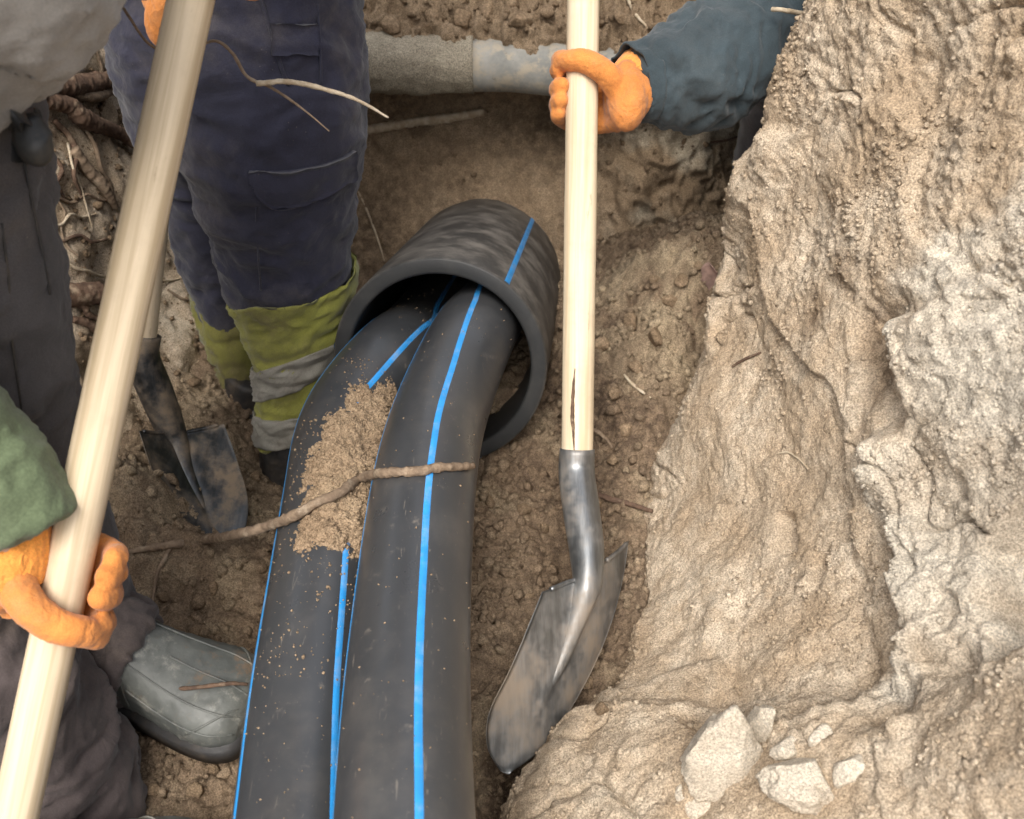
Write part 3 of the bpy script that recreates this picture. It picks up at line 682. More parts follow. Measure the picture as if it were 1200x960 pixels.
def boot(parent, ankle, toe_dir, mat, sole_mat, L=.30, detail=False, name='boot', cuff=None, h=.115, W=.054):
    """rubber galosh: rings from heel to toe above a flat sole"""
    d = np.array([toe_dir[0], toe_dir[1], 0.0]); d /= np.linalg.norm(d); s = np.cross(d, [0, 0, 1]); up = np.array([0, 0, 1.0])
    o = np.array([ankle[0], ankle[1], ankle[2]])-d*.075
    xs = np.array([0, .012, .04, .08, .13, .18, .22, .255, .28, .295, .30])*L/.30
    ht = np.array([.055, .085, .112, .118, .108, .084, .068, .060, .052, .038, .020])*h/.115
    wd = np.array([.020, .031, .036, .036, .038, .045, .050, .051, .046, .035, .012])*W/.050
    k = 40; a = np.linspace(0, 2*np.pi, k, endpoint=False); ca, sa = np.cos(a), np.sin(a)
    S = spline(np.stack([xs, ht, wd], 1), 60)
    V = []
    for x, hh, ww in S:
        yy = np.sign(sa)*np.abs(sa)**.8*ww; zz = np.where(ca > 0, np.abs(ca)**.85*hh*.62, -np.abs(ca)**.35*hh*.38)+hh*.38
        V.append(o+d*x+s*yy[:, None]+up*zz[:, None])
    V = np.array(V).reshape(-1, 3); F = [tuple(q) for q in gridfaces(60, k, True)]+[tuple(range(k))[::-1], tuple(range(59*k, 60*k))]
    bo = fused(name, [(V, F)], .0038, mat, parent, 2, wrinkle(.0012, 30, seed=1))
    # welted sole
    sv = []
    for x, hh, ww in S: sv += [o+d*(x*1.03-.004)+s*(ww+.006)*q+up*zq for q, zq in ((-1, -.014), (-1, .012), (1, .012), (1, -.014))]
    F = [tuple(q) for q in gridfaces(60, 4, True)]+[(0, 1, 2, 3), (236, 237, 238, 239)]
    so = mesh('sole', np.array(sv), F, sole_mat, bo)
    if detail:
        def on(x, deg, lift=.0012):
            hh = np.interp(x, S[:, 0], S[:, 1]); ww = np.interp(x, S[:, 0], S[:, 2]); t = math.radians(deg); c_, s2 = math.cos(t), math.sin(t)
            return o+d*x+s*(math.copysign(abs(s2)**.8, s2)*(ww+lift))+up*((abs(c_)**.85*hh*.62 if c_ > 0 else -abs(c_)**.35*hh*.38)+hh*.38+lift)
        for line in ([(.115, q) for q in range(-88, 96, 12)], [(.2+.062*(1-abs(q)/84), q) for q in range(-84, 90, 12)],
                     [(x, 34) for x in np.linspace(.12, .26, 9)], [(x, -34) for x in np.linspace(.12, .26, 9)], [(x, 72) for x in np.linspace(.12, .25, 9)], [(x, 0) for x in np.linspace(.155, .285, 8)]):
            tube('ridge', [(*on(*q), .0013) for q in line], mat, bo, 40, 6)
    return bo

# --- man in navy trousers with hi-vis hems
ft = P(338, 575, 1.80)
man = thing('person', 'worker in navy cargo trousers with soiled yellow hi-vis hems standing by the casing mouth', 'person', (ft[0], ft[1], -.16))
F_leg = [pr(300, -60, 1.42, .135), pr(308, 40, 1.43, .137), pr(316, 130, 1.46, .134), pr(320, 205, 1.52, .126), pr(332, 265, 1.58, .108), pr(333, 320, 1.63, .101), pr(340, 365, 1.67, .080), pr(345, 410, 1.70, .062)]
B_leg = [pr(250, -60, 1.46, .12), pr(232, 40, 1.50, .125), pr(238, 130, 1.58, .112), pr(252, 220, 1.68, .084), pr(260, 290, 1.75, .076), pr(266, 330, 1.79, .066), pr(278, 380, 1.83, .055)]
parts = [limb(F_leg, 60, 40), limb(B_leg, 50, 40), limb([pr(275, -250, 1.30, .13), pr(278, -150, 1.36, .165), pr(280, -60, 1.41, .17), pr(282, 10, 1.45, .14)], 30, 40, oval=.78)]
tr = fused('trousers', parts, .0065, M['navy'], man, 4, wrinkle(.0068, 10, (1.0, 1.0, 1.7), 4))
def laid(name, px_grid, objs, mat, parent, thick=.003, lift=.001):
    """a thin piece of cloth lying on a garment: grid of bearings to points on its surface, given a real thickness"""
    top = np.array([[(lambda r_: r_[0]+r_[1]*0)(at(x, y, objs, lift+thick)) for x, y in row] for row in px_grid]); bot = np.array([[at(x, y, objs, lift-.004)[0] for x, y in row] for row in px_grid])
    nu, nv = top.shape[:2]; V = np.vstack([top.reshape(-1, 3), bot.reshape(-1, 3)]); o = nu*nv
    F = [tuple(q) for q in gridfaces(nu, nv)]+[tuple(i+o for i in q[::-1]) for q in gridfaces(nu, nv)]
    rim = [j for j in range(nv)]+[i*nv+nv-1 for i in range(1, nu)]+[(nu-1)*nv+j for j in range(nv-2, -1, -1)]+[i*nv for i in range(nu-2, 0, -1)]
    for q in range(len(rim)): x, y_ = rim[q], rim[(q+1) % len(rim)]; F.append((x, y_, y_+o, x+o))
    ob = mesh(name, V, F, mat, parent)
    return ob
def lerp(a, b, t): return (a[0]+(b[0]-a[0])*t, a[1]+(b[1]-a[1])*t)
topc = spline([(292, 200, 0), (340, 199, 0), (385, 190, 0), (414, 176, 0)], 22); botc = spline([(294, 212, 0), (308, 234, 0), (330, 243, 0), (372, 231, 0), (415, 208, 0)], 22)
fl = laid('pocket_flap', [[lerp(a, b, t) for t in np.linspace(0, 1, 9)] for a, b in zip(topc, botc)], [tr], M['navy'], tr, .006)
def seam(pts, objs, mat, parent, r=.0016, lift=.0004, name='seam', n=50):
    q = [at(x, y, objs, lift) for x, y in pts]; q = [(*a[0], r) for a in q if a]
    if len(q) > 2: return tube(name, q, mat, parent, n, 6)
seam([(x, y+2.5) for x, y, _ in botc[1:-1]], [tr], M['navy'], tr, .0018)
seam([(306, 0), (318, 40), (330, 80), (338, 100)], [tr], M['navy'], tr, .003)
seam([(372, 5), (375, 60), (376, 98)], [tr], M['navy'], tr, .002)
seam([(300, 243), (302, 290), (306, 340)], [tr], M['navy'], tr, .0015)
laid('pocket', [[(x, y) for y in np.linspace(28, 64, 7)] for x in np.linspace(318, 371, 10)], [tr], M['navy'], tr, .004)
# hi-vis hem of the front leg with two reflective bands, then the dark rubber boot
HV = [pr(336, 318, 1.625, .106), pr(341, 350, 1.655, .096), pr(345, 390, 1.685, .080), pr(346, 430, 1.71, .066), pr(344, 465, 1.735, .058), pr(341, 500, 1.76, .053), pr(340, 520, 1.775, .051)]
def band(name, path, s0, s1, off, tilt, az, mat, parent, n=26, k=64, amp=.005, seed=0):
    S = spline(path, 200); C = S[:, :3]; T, e, b = frames(C, np.array([0.03, -6.0, 5.0])); a = np.linspace(0, 2*np.pi, k, endpoint=False); V = []
    for t in np.linspace(s0, s1, n):
        for aa in a:
            i = min(199, max(0, (t+tilt*math.cos(aa-math.radians(az)))*199)); i0 = int(i); i1 = min(199, i0+1); w_ = i-i0
            L = lambda q: q[i0]*(1-w_)+q[i1]*w_
            V.append(np.concatenate([L(C)+(L(S[:, 3])+off)*(math.cos(aa)*L(e)+math.sin(aa)*L(b)), L(e)*math.cos(aa)+L(b)*math.sin(aa)]))
    V = np.array(V); dirs = V[:, 3:]; V = V[:, :3]; V = V+dirs*wrinkle(amp*1.6, 15, (1, 1, 2.0), 8+0*seed)(V)[:, None]
    F = [tuple(q) for q in gridfaces(n, k, True)]
    o = mesh(name, V, F, mat, parent); m_ = o.modifiers.new('thickness', 'SOLIDIFY'); m_.thickness = .003; m_.offset = -1
    return o
hv = band('hi_vis_hem', HV, 0, .96, 0, .17, 110, M['hivis'], tr, 44)
band('reflective_band', HV,   .46, .64, .0035, .13, 110, M['tape'], hv, 18)
band('reflective_band', HV, .78, .95, .0035, .06, 110, M['tape'], hv, 16)
HB = [pr(268, 308, 1.80, .077), pr(276, 365, 1.83, .068), pr(286, 410, 1.85, .058), pr(294, 450, 1.87, .05), pr(298, 470, 1.88, .046)]
hb = band('hi_vis_hem', HB, 0, 1, 0, .10, 90, M['hivis_mud'], tr, 36)
fb = fused('boot', [limb([pr(340, 500, 1.75, .05), pr(338, 545, 1.79, .048), pr(338, 590, 1.815, .046)], 20, 24), limb([pr(334, 588, 1.83, .042), pr(352, 590, 1.79, .045), pr(380, 598, 1.76, .040), pr(400, 600, 1.75, .03)], 20, 24, oval=.7)], .005, M['rubber_dark'], man, 3, wrinkle(.002, 30))
bb = fused('boot', [limb([pr(296, 440, 1.83, .046), pr(290, 480, 1.87, .045), pr(286, 510, 1.89, .044)], 20, 24), limb([pr(272, 505, 1.89, .04), pr(292, 508, 1.85, .043), pr(312, 512, 1.82, .036)], 20, 24, oval=.7)], .005, M['rubber_dark'], man, 3, wrinkle(.002, 30))
hipc = P(278, -150, 1.36); chest = hipc+np.array([.0, -.06, .42]); hc = chest+np.array([.05, -.08, .24])
hp, (hf, hsd, hu) = head(hc, (.8, -.35, -.35))
g1 = P(219, -140, 1.36)+np.array([0, 0, .02]); 
sb_axis = P(219, -140, 1.36)-P(168, 420, 1.56); sb_axis /= np.linalg.norm(sb_axis)
gA = P(219, -140, 1.36)-sb_axis*.06; gB = P(219, -140, 1.36)-sb_axis*.17
shR_ = chest+np.array([.17, -.05, .08]); shL_ = chest+np.array([-.17, .03, .08])
elR = shR_+np.array([.03, -.2, -.2]); elL = shL_+np.array([-.12, -.12, -.2])
body = fused('body', hp+[limb([(*(hipc), .12), (*((hipc+chest)/2), .12), (*chest, .13), (*(chest+[0, -.01, .1]), .10), (*(chest+(hc-chest)*.62), .055), (*(hc-[0, 0, .05]), .052)], 40, 32),
    limb([(*shR_, .05), (*elR, .04), (*gB, .028)], 24, 18), limb([(*shL_, .05), (*elL, .04), (*gA, .028)], 24, 18)], .007, M['skin'], man, 3)
eyes_and_cap(hc, hf, hsd, hu, body)
fused('jacket', [limb([(*(hipc+[0, 0, -.02]), .155), (*((hipc+chest)/2), .16), (*chest, .165), (*(chest+[0, 0, .12]), .10)], 36, 36, oval=.8),
    limb([(*(chest+[.06, 0, .06]), .08), (*shR_, .075), (*elR, .062), (*(elR*.2+gB*.8), .05)], 40, 28), limb([(*(chest+[-.06, 0, .06]), .08), (*shL_, .075), (*elL, .062), (*(elL*.2+gA*.8), .05)], 40, 28)], .008, M['navy'], man, 3, wrinkle(.006, 11))
hand('glove', gB, sb_axis, elR-gB, gB+(elR-gB)*.26, 1, .0195, M['orange'], man, M['orange_cuff'])
hand('glove', gA, sb_axis, elL-gA, gA+(elL-gA)*.26, -1, .0195, M['orange'], man, M['orange_cuff'])

# --- worker on the far right, one arm in view
rw = thing('person', 'worker in dark teal jacket and orange glove reaching over from behind the sandy bank', 'person', (.55, 1.74, 0))
wr = P(752, 98, 1.455); el = P(945, 8, 1.56)
sh_ = np.array([.50, 1.68, .86]); hip = np.array([.66, 1.98, .74]); nk = np.array([.60, 1.66, .99]); sh2 = np.array([.72, 1.62, .90])
h1 = P(688, 112, 1.428); hax = P(692, -620, 1.44)-P(676, 556, 1.41); hax /= np.linalg.norm(hax)
h2 = P(692, -480, 1.437)
jk = fused('jacket', [limb([pr(739, 96, 1.445, .044), pr(752, 96, 1.452, .052), pr(780, 92, 1.465, .066), pr(815, 86, 1.48, .079), pr(850, 64, 1.50, .083), pr(900, 30, 1.53, .080), pr(948, 2, 1.56, .080), (.475, 1.66, .74, .085), (*sh_, .09), (*nk, .10)], 90, 44),
    limb([(*hip, .17), (*((hip+nk)/2), .17), (*nk, .15)], 30, 36, oval=.8), limb([(*nk, .09), (*sh2, .09), (.55, 1.52, .86, .07), (*(h2+(np.array([.55, 1.52, .86])-h2)*.25), .055)], 40, 28)], .005, M['teal'], rw, 3, wrinkle(.0085, 13, (1.5, 1.0, .9), 21))
band('sleeve_cuff', [pr(736, 97, 1.444, .050), pr(744, 96, 1.449, .053), pr(756, 95, 1.455, .056)], 0, 1, .0, 0, 0, M['teal'], jk, 10, 48, .003)
rl = fused('trousers', [limb([(.50, 1.73, .0, .075), (.505, 1.735, .25, .083), (.52, 1.70, .46, .09), (.58, 1.84, .66, .11), (*hip, .14)], 60, 36), limb([(.72, 1.86, .02, .075), (.73, 1.85, .28, .083), (.74, 1.78, .48, .092), (.72, 1.9, .66, .11), (*hip, .14)], 60, 36)], .007, M['grey_pants'], rw, 3, wrinkle(.006, 11, (1, 1, 1.5), 31))
for c_ in ((.50, 1.73, .05), (.72, 1.86, .06)): boot(rw, c_, (-.6, -.7), M['rubber_dark'], M['rubber_dark'])
hc2 = nk+np.array([-.1, -.16, .13]); hp, (hf, hsd, hu) = head(hc2, (-.5, -.5, -.6))
b2 = fused('body', hp+[limb([(*hip, .12), (*((hip+nk)/2), .12), (*nk, .09), (*(nk+(hc2-nk)*.6), .055), (*hc2, .05)], 40, 30), limb([(*nk, .06), (*sh_, .055), (.475, 1.66, .74, .048), (*el, .042), (*(wr+(el-wr)*.1), .028)], 40, 20)], .007, M['skin'], rw, 3)
eyes_and_cap(hc2, hf, hsd, hu, b2)
gr = hand('glove', h1, hax, np.array([1.0, .25, .0]), P(745, 97, 1.45), 1, .0222, M['orange'], rw, M['orange_cuff'], 1.12)
hand('glove', h2, hax, np.array([1.0, -.3, .0]), h2+(np.array([.55, 1.52, .86])-h2)*.22, 1, .0222, M['orange'], rw, M['orange_cuff'])

# --- worker at the left edge
lw = thing('person', 'worker at the left edge in charcoal trousers, grey rubber boots and green sleeve', 'person', (-.55, .75, 0))
ank = P(112, 772, 1.265); ank2 = P(72, 1130, 1.20)
L1 = [pr(-145, -80, .86, .125), pr(-125, 60, .91, .114), pr(-88, 200, .95, .106), pr(-50, 340, .98, .096), pr(-14, 470, 1.05, .084), pr(28, 570, 1.12, .076), pr(70, 670, 1.20, .068), pr(100, 735, 1.255, .058), (*ank, .05)]
L2 = [pr(-190, -60, .80, .12), pr(-270, 250, .86, .10), pr(-190, 540, .96, .095), pr(-100, 720, 1.04, .092), pr(-10, 815, 1.10, .092), pr(44, 885, 1.14, .090), pr(80, 955, 1.17, .080), (*ank2, .06)]
def damp_fold(p): return wrinkle(.0062, 11, (1.0, 1.0, 1.5), 41)(p)
lt = fused('trousers', [limb(L1, 80, 40), limb([pr(-150, -160, .82, .14), pr(-150, -60, .86, .14)], 10, 36)], .006, M['grey_pants'], lw, 3, damp_fold)
lt2 = fused('trouser_leg', [limb(L2, 80, 40)], .005, M['brown_pants'], lt, 3, wrinkle(.0085, 12, (1.0, 1.0, 1.6), 55))
seam([(2, 262), (10, 330), (14, 400), (24, 470), (30, 520)], [lt], M['rubber_dark'], lt, .0012)
seam([(20, 150), (34, 220), (50, 300), (58, 345)], [lt], M['rubber_dark'], lt, .0012)
fused('sock', [limb([pr(96, 738, 1.245, .060), pr(114, 765, 1.245, .062), pr(126, 785, 1.26, .056), pr(130, 808, 1.285, .045)], 20, 32)], .004, M['brown_pants'], lw, 2, wrinkle(.006, 24, seed=3))
toe = P(272, 838, 1.245)
boot(lw, (ank[0]+.035, ank[1]-.01, .022), (toe[0]-ank[0], toe[1]-ank[1]+.005), M['galosh'], M['rubber_dark'], .255, True, h=.112, W=.060)
boot(lw, (ank2[0]+.0, ank2[1], .01), (1, .1), M['galosh'], M['rubber_dark'], .29, True, h=.12, W=.06)
da = np.array([toe[0]-ank[0], toe[1]-ank[1]+.005, 0]); da /= np.linalg.norm(da); oa = np.array([ank[0]+.035, ank[1]-.01, .022])-da*.075
fused('muddy_gaiter', [limb([(*(oa+da*.0+[0, 0, .075]), .052), (*(oa+da*.045+[0, 0, .068]), .066), (*(oa+da*.085+[0, 0, .058]), .067), (*(oa+da*.100+[0, 0, .052]), .060)], 24, 36)], .004, M['brown_pants'], lw, 2, wrinkle(.005, 22, seed=17))
# arms, gloves, jacket
lax = P(243, -90, .955)-P(-42, 1235, .95); lax /= np.linalg.norm(lax)
def on_handle(py):
    a, b = P(243, -90, .955), P(-42, 1235, .95); best = None
    for t in np.linspace(0, 1, 400):
        q = a+(b-a)*t; rel = q-CAM; D = rel[1]*CP-rel[2]*SP; y_ = 480-FPX*(rel[1]*SP+rel[2]*CP)/D
        if best is None or abs(y_-py) < best[0]: best = (abs(y_-py), q)
    return best[1]
hL = on_handle(680); hT = on_handle(-72)
wl = P(8, 634, .925)
hand('glove', hL, -lax, np.array([-1.0, .15, .15]), P(4, 640, .93), 1, .0218, M['orange'], lw, M['orange_cuff'], 1.10, .0192)
hand('glove', hT, -lax, np.array([.9, .6, .3]), hT+np.array([.06, .07, .05]), 1, .0218, M['orange'], lw, M['orange_cuff'], 1.02)
fused('sleeve', [limb([pr(40, 622, .925, .043), pr(20, 592, .92, .047), pr(-12, 556, .905, .052), pr(-70, 500, .87, .055), pr(-160, 420, .80, .058)], 40, 36)], .005, M['green'], lw, 3, wrinkle(.004, 18, seed=61))
tor = P(-150, -200, .70)
jl = fused('jacket', [limb([pr(-100, 128, .80, .060), pr(-100, 74, .79, .088), pr(-88, 0, .78, .108), pr(-75, -120, .74, .13), (*(tor+[0, 0, .12]), .15), (*(tor+[0, -.02, .30]), .13)], 50, 40)], .006, M['grey_jacket'], lw, 3, wrinkle(.008, 11, (1.3, 1.3, .7), 71))
laid('tool_pouch', [[lerp(a, b, t) for t in np.linspace(0, 1, 6)] for a, b in zip(spline([(12, 128, 0), (22, 132, 0), (34, 138, 0), (36, 150, 0)], 10), spline([(14, 190, 0), (22, 189, 0), (31, 187, 0), (36, 180, 0)], 10))], [lt, jl], M['pouch'], lw, .012)
pch = [P(26, 128, .80), P(34, 150, .805), P(44, 168, .815), P(56, 174, .82), P(67, 178, .825)]
tubep = fused('tool_loop', [limb([(*P(30, 135, .83), .010), (*P(38, 160, .84), .016), (*P(48, 174, .845), .017), (*P(62, 178, .85), .008)], 24, 18)], .003, M['pouch'], lw, 2)
hc3 = tor+np.array([.1, -.05, .52]); hp, (hf, hsd, hu) = head(hc3, (.8, .3, -.4))
sL = tor+np.array([.05, -.16, .30]); sF = tor+np.array([.05, .14, .30])
b3 = fused('body', hp+[limb([(*tor, .12), (*(tor+[0, -.02, .25]), .12), (*(tor+[.04, -.03, .38]), .06), (*hc3, .05)], 40, 30), limb([(*sL, .05), (*P(-160, 420, .80), .042), (*wl, .03)], 24, 18)], .007, M['skin'], lw, 3)
eyes_and_cap(hc3, hf, hsd, hu, b3)
fused('jacket_sleeve', [limb([(*(tor+[0, 0, .28]), .08), (*sL, .08), (*P(-170, 400, .79), .066), (*P(-130, 450, .82), .06)], 40, 28), limb([(*(tor+[0, 0, .28]), .08), (*sF, .08), (*(sF*.35+hT*.65+np.array([-.03, .06, -.04])), .06), (*(hT+np.array([.06, .08, .055])), .045)], 40, 28)], .007, M['grey_jacket'], lw, 3, wrinkle(.006, 12, seed=81))

# ------------------------------------------------------------------ sand on the pipes
def sand_heap():
    S = LS; C = S[:, :3]; rel = C-CAM; D = rel[:, 1]*CP-rel[:, 2]*SP; py = 480-FPX*(rel[:, 1]*SP+rel[:, 2]*CP)/D
    T, e, b = frames(C, CAM); nu, nv = 260, 130
    idx = np.interp(np.linspace(460, 690, nu), py[::-1] if py[0] > py[-1] else py, np.arange(180)[::-1] if py[0] > py[-1] else np.arange(180))
    a = np.radians(np.linspace(-62, 88, nv)); yy = np.linspace(460, 690, nu)
    L = lambda q: np.stack([np.interp(idx, np.arange(180), q[:, j]) for j in range(q.shape[1])], 1)
    Cc, Ee, Bb = L(C), L(e), L(b)
    lo = np.radians(np.interp(yy, [462, 490, 520, 560, 620, 670, 690], [20, -2, -14, -33, -40, -42, -38])); hi = np.radians(np.interp(yy, [462, 500, 690], [72, 88, 62]))
    q = (Cc[:, None]+R_PIPE*(np.cos(a)[None, :, None]*Ee[:, None]+np.sin(a)[None, :, None]*Bb[:, None]))
    nrm = (np.cos(a)[None, :, None]*Ee[:, None]+np.sin(a)[None, :, None]*Bb[:, None])
    w1 = (a[None, :]-lo[:, None])/.5; w2 = (hi[:, None]-a[None, :])/.6; w3 = np.minimum((yy-464)/26, (684-yy)/16)[:, None]
    env = np.minimum(np.minimum(w1, w2), w3); p_ = q.reshape(-1, 3)
    n1 = fbm(p_, 45, 4, .65).reshape(nu, nv); n2 = fbm(p_, 260, 3, .7).reshape(nu, nv)
    hgt = .012*np.clip(env, -1, 1)+.007*n1+.0016*n2+.008*smooth01((a[None, :]-.5)/.8)*np.clip(env*2, -1, 1)-.002
    V = (q+nrm*np.maximum(hgt, -.002)[..., None]).reshape(-1, 3); F = gridfaces(nu, nv); hv_ = hgt.ravel()
    F = F[(hv_[F] > -.0015).any(1)]
    return V, F
V, F = sand_heap()
F = np.ascontiguousarray(F)
used = np.unique(F); remap = np.zeros(len(V), int); remap[used] = np.arange(len(used))
heap = stuff(mesh('loose_sand', V[used], remap[F], M['loose']), 'brown sand spilled along the top of the sand covered pipe', 'sand')

_ico = None
def ico(sub):
    bm = bmesh.new(); bmesh.ops.create_icosphere(bm, subdivisions=sub, radius=1); v = np.array([q.co[:] for q in bm.verts]); f = np.array([[w_.index for w_ in q.verts] for q in bm.faces]); bm.free(); return v, f
def crumbs(name, pts, nrm, sizes, mat, sub=1, sink=.25, jag=.30, damp_shade=None, pale=None):
    v, f = ico(sub); n = len(pts); ang = RNG.normal(size=(n, 4)); ang /= np.linalg.norm(ang, axis=1)[:, None]; w_, x, y, z_ = ang.T
    Rm = np.stack([1-2*(y*y+z_*z_), 2*(x*y-w_*z_), 2*(x*z_+w_*y), 2*(x*y+w_*z_), 1-2*(x*x+z_*z_), 2*(y*z_-w_*x), 2*(x*z_-w_*y), 2*(y*z_+w_*x), 1-2*(x*x+y*y)], 1).reshape(n, 3, 3)
    rad = 1+jag*RNG.normal(size=(n, len(v), 1)); sc = RNG.uniform(.65, 1.15, size=(n, 1, 3))
    loc = np.einsum('nij,nkj->nki', Rm, v[None]*rad*sc)*sizes[:, None, None]
    V = (pts+nrm*(sizes*(.5-sink))[:, None])[:, None]+loc; F = (f[None]+(np.arange(n)*len(v))[:, None, None]).reshape(-1, 3)
    at_ = {}
    if damp_shade is not None: at_['damp_shade'] = np.repeat(damp_shade, len(v))
    if pale is not None: at_['pale'] = np.repeat(pale, len(v))
    o = mesh(name, V.reshape(-1, 3), np.ascontiguousarray(F), mat, smooth=False, attrs=at_); return o
def sample(name, n, cond, wfun=None):
    G_ = SHEETS[name]; Nn_ = gridnormals(G_).reshape(-1, 3); Q = G_.reshape(-1, 3); ok = np.where(cond(Q))[0]
    if wfun is not None:
        w_ = wfun(Q[ok]); w_ = np.clip(w_, 0, None)+1e-9; i = RNG.choice(ok, n, p=w_/w_.sum())
    else: i = RNG.choice(ok, n)
    nn = Nn_[i]; global LAST; LAST = {k: v.ravel()[i] for k, v in ATT[name].items()}; return Q[i], nn
NF = 20000
pts, nn = sample('trench_floor', NF, lambda q: (q[:, 0] > -.8) & (q[:, 0] < .5) & (q[:, 1] > .4) & (q[:, 1] < 1.8), lambda q: .12+np.maximum(0, fbm(q, 7, 3, off=77)+.05)**1.5); nn = np.where(nn[:, 2:3] < 0, -nn, nn)
sz = .0014+.0095*RNG.random(NF)**6
stuff(crumbs('soil_crumbs', pts, nn, sz, M['floor'], 1, .3, damp_shade=np.clip(LAST['damp_shade']*.6+RNG.uniform(-.2, .3, NF), 0, 1), pale=np.clip(LAST['pale']+RNG.uniform(-.2, .35, NF), 0, 1)), 'crumbled brown soil scattered over the trench floor', 'soil')
NB = 26000
pts, nn = sample('earth_bank', NB, lambda q: (q[:, 1] > .1) & (q[:, 1] < 1.5) & (q[:, 2] < .95) & (q[:, 2] > -.05) & (q[:, 0] < .9), lambda q: .06+np.maximum(0, fbm(q, 6, 3, off=7))**1.3)
nn = np.where(nn[:, 0:1] > 0, -nn, nn); sz = .0008+.0034*RNG.random(NB)**5
stuff(crumbs('sand_crumbs', pts, nn, sz, M['sand'], 1, .35, damp_shade=LAST['damp_shade'], pale=np.clip(LAST['pale']+RNG.uniform(-.1, .15, NB), 0, 1)), 'sandy crumbs stuck to the right hand bank', 'soil')
pts, nn = sample('side_bank', 3000, lambda q: (q[:, 1] > .9) & (q[:, 1] < 2) & (q[:, 2] < .75) & (q[:, 2] > -.12)); nn = np.where(nn[:, 0:1] < 0, -nn, nn)
pts2, nn2 = sample('trench_wall', 3500, lambda q: (np.abs(q[:, 0]) < .6) & (q[:, 1] < 2.6), lambda q: .1+(q[:, 2] > .37)*1.5+(q[:, 0] > .15)*.5); nn2 = np.where(nn2[:, 1:2] > .3, -nn2, nn2)
pts = np.vstack([pts, pts2]); nn = np.vstack([nn, nn2]); sz = .0018+.006*RNG.random(len(pts))**3.2
stuff(crumbs('wall_crumbs', pts, nn, sz, M['clod'], 1, damp_shade=RNG.uniform(0, .5, len(pts))), 'crumbs of earth clinging to the trench walls', 'soil')
# grains strewn on the pipes and at the heap's edge
def on_pipe(S, n, ymin, ymax, amin, amax):
    C = S[:, :3]; T, e, b = frames(C, CAM); i = RNG.integers(0, 180, n*6); i = i[(C[i, 1] > ymin) & (C[i, 1] < ymax)][:n]; a = np.radians(RNG.uniform(amin, amax, len(i)))
    C = C[i]+T[i]*RNG.uniform(-.005, .005, (len(i), 1)); d = np.cos(a)[:, None]*e[i]+np.sin(a)[:, None]*b[i]; return C+d*R_PIPE, d
g1, n1 = on_pipe(LS, 650, .60, 1.12, -60, 60); g2, n2 = on_pipe(LS, 330, .3, 1.5, -70, 50); g3, n3 = on_pipe(RS, 110, .3, 1.25, -70, 70)
sel = fbm(g1, 14, 2) > -.1; g1, n1 = g1[sel], n1[sel]
hs_v = V[used]; ii = RNG.choice(len(hs_v), 2600)
g4 = hs_v[ii]; n4 = np.tile([[0, -.4, .9]], (2600, 1))
pts = np.vstack([g1, g2, g3, g4]); nn = np.vstack([n1, n2, n3, n4]); sz = np.concatenate([.0006+.0014*RNG.random(len(g1))**2, .0005+.0009*RNG.random(len(g2)+len(g3))**2, .0009+.0021*RNG.random(2600)**3])
stuff(crumbs('sand_grains', pts, nn, sz, M['loose'], 1, .1), 'grains of sand sprinkled over the black pipes', 'sand')

# ------------------------------------------------------------------ stones, clods, roots, leaf
def rock(name, c, size, label, cat, mat, axes=(1, 1, 1), seed=0, rz=0.0, sub=5, rough=.2, group=None, tilt=0.0):
    v, f = ico(sub); v = v.copy(); r = 1+rough*fbm(v+seed*3.1, 1.0, 2, off=seed)-rough*.35*np.abs(fbm(v, 1.9, 2, .5, off=seed+4))+.045*fbm(v, 7, 4, .65)
    v = v*r[:, None]; rg = np.random.default_rng(seed+100)
    for k in range(13):
        n_ = rg.normal(size=3); n_ /= np.linalg.norm(n_); d_ = rg.uniform(.52, .82); v = v-np.maximum(0, v@n_-d_)[:, None]*n_
    v = v*(1+.030*fbm(v, 6, 4, .65, off=seed)+.05*crumble(v, 3.5, 3, seed))[:, None]*np.array(axes)*size*1.15
    ca, sa = math.cos(rz), math.sin(rz); v = v@np.array([[ca, sa, 0], [-sa, ca, 0], [0, 0, 1]])
    ct, s_t = math.cos(tilt), math.sin(tilt); v = v@np.array([[ct, 0, s_t], [0, 1, 0], [-s_t, 0, ct]])
    o = mesh(name, v, np.ascontiguousarray(f), mat); o.location = tuple(map(float, c)); return tag(o, label, cat, group)
def bank_at(px, py, lift=0): r_ = at(px, py, EARTH, lift); return r_[0]
rock('clay_lump', bank_at(850, 892, .004), .062, 'tall pale clay lump standing at the foot of the sandy bank', 'rock', M['clay'], (.78, .66, 1.25), 2, .3, rough=.28, tilt=.12)
rock('clay_lump', bank_at(895, 852, .006), .030, 'narrow upright pale clay lump wedged just right of the tall lump', 'rock', M['clay'], (.5, .6, 1.25), 5, .1, rough=.3)
rock('clay_lump', bank_at(942, 918, .004), .034, 'flat white clay lump lying right of the tall lump on the bank foot', 'rock', M['clay'], (1.15, .8, .75), 9, -.3, rough=.3)
rock('clay_lump', bank_at(922, 880, .003), .015, 'smallest white clay lump on top of the flat lump', 'rock', M['clay'], (1.2, .8, .7), 14, .5, 4)
rock('clay_lump', bank_at(1000, 900, -.006), .020, 'small pale lump between the flat white lump and the pale crust', 'rock', M['clay'], (1, .8, .8), 23, .8, 4)
rock('clay_lump', bank_at(828, 935, -.010), .026, 'pale lump half buried at the bottom left of the tall lump', 'rock', M['clay'], (1.1, .9, .7), 31, .2, 4)
rock('clay_lump', bank_at(960, 868, -.004), .014, 'little tan lump above and right of the flat white lump', 'rock', M['clay'], (1, .8, .8), 37, .4, 4)
k_ = 0
for (px, py, s_) in ((212, 800, 0), ):
    pass
proto = None
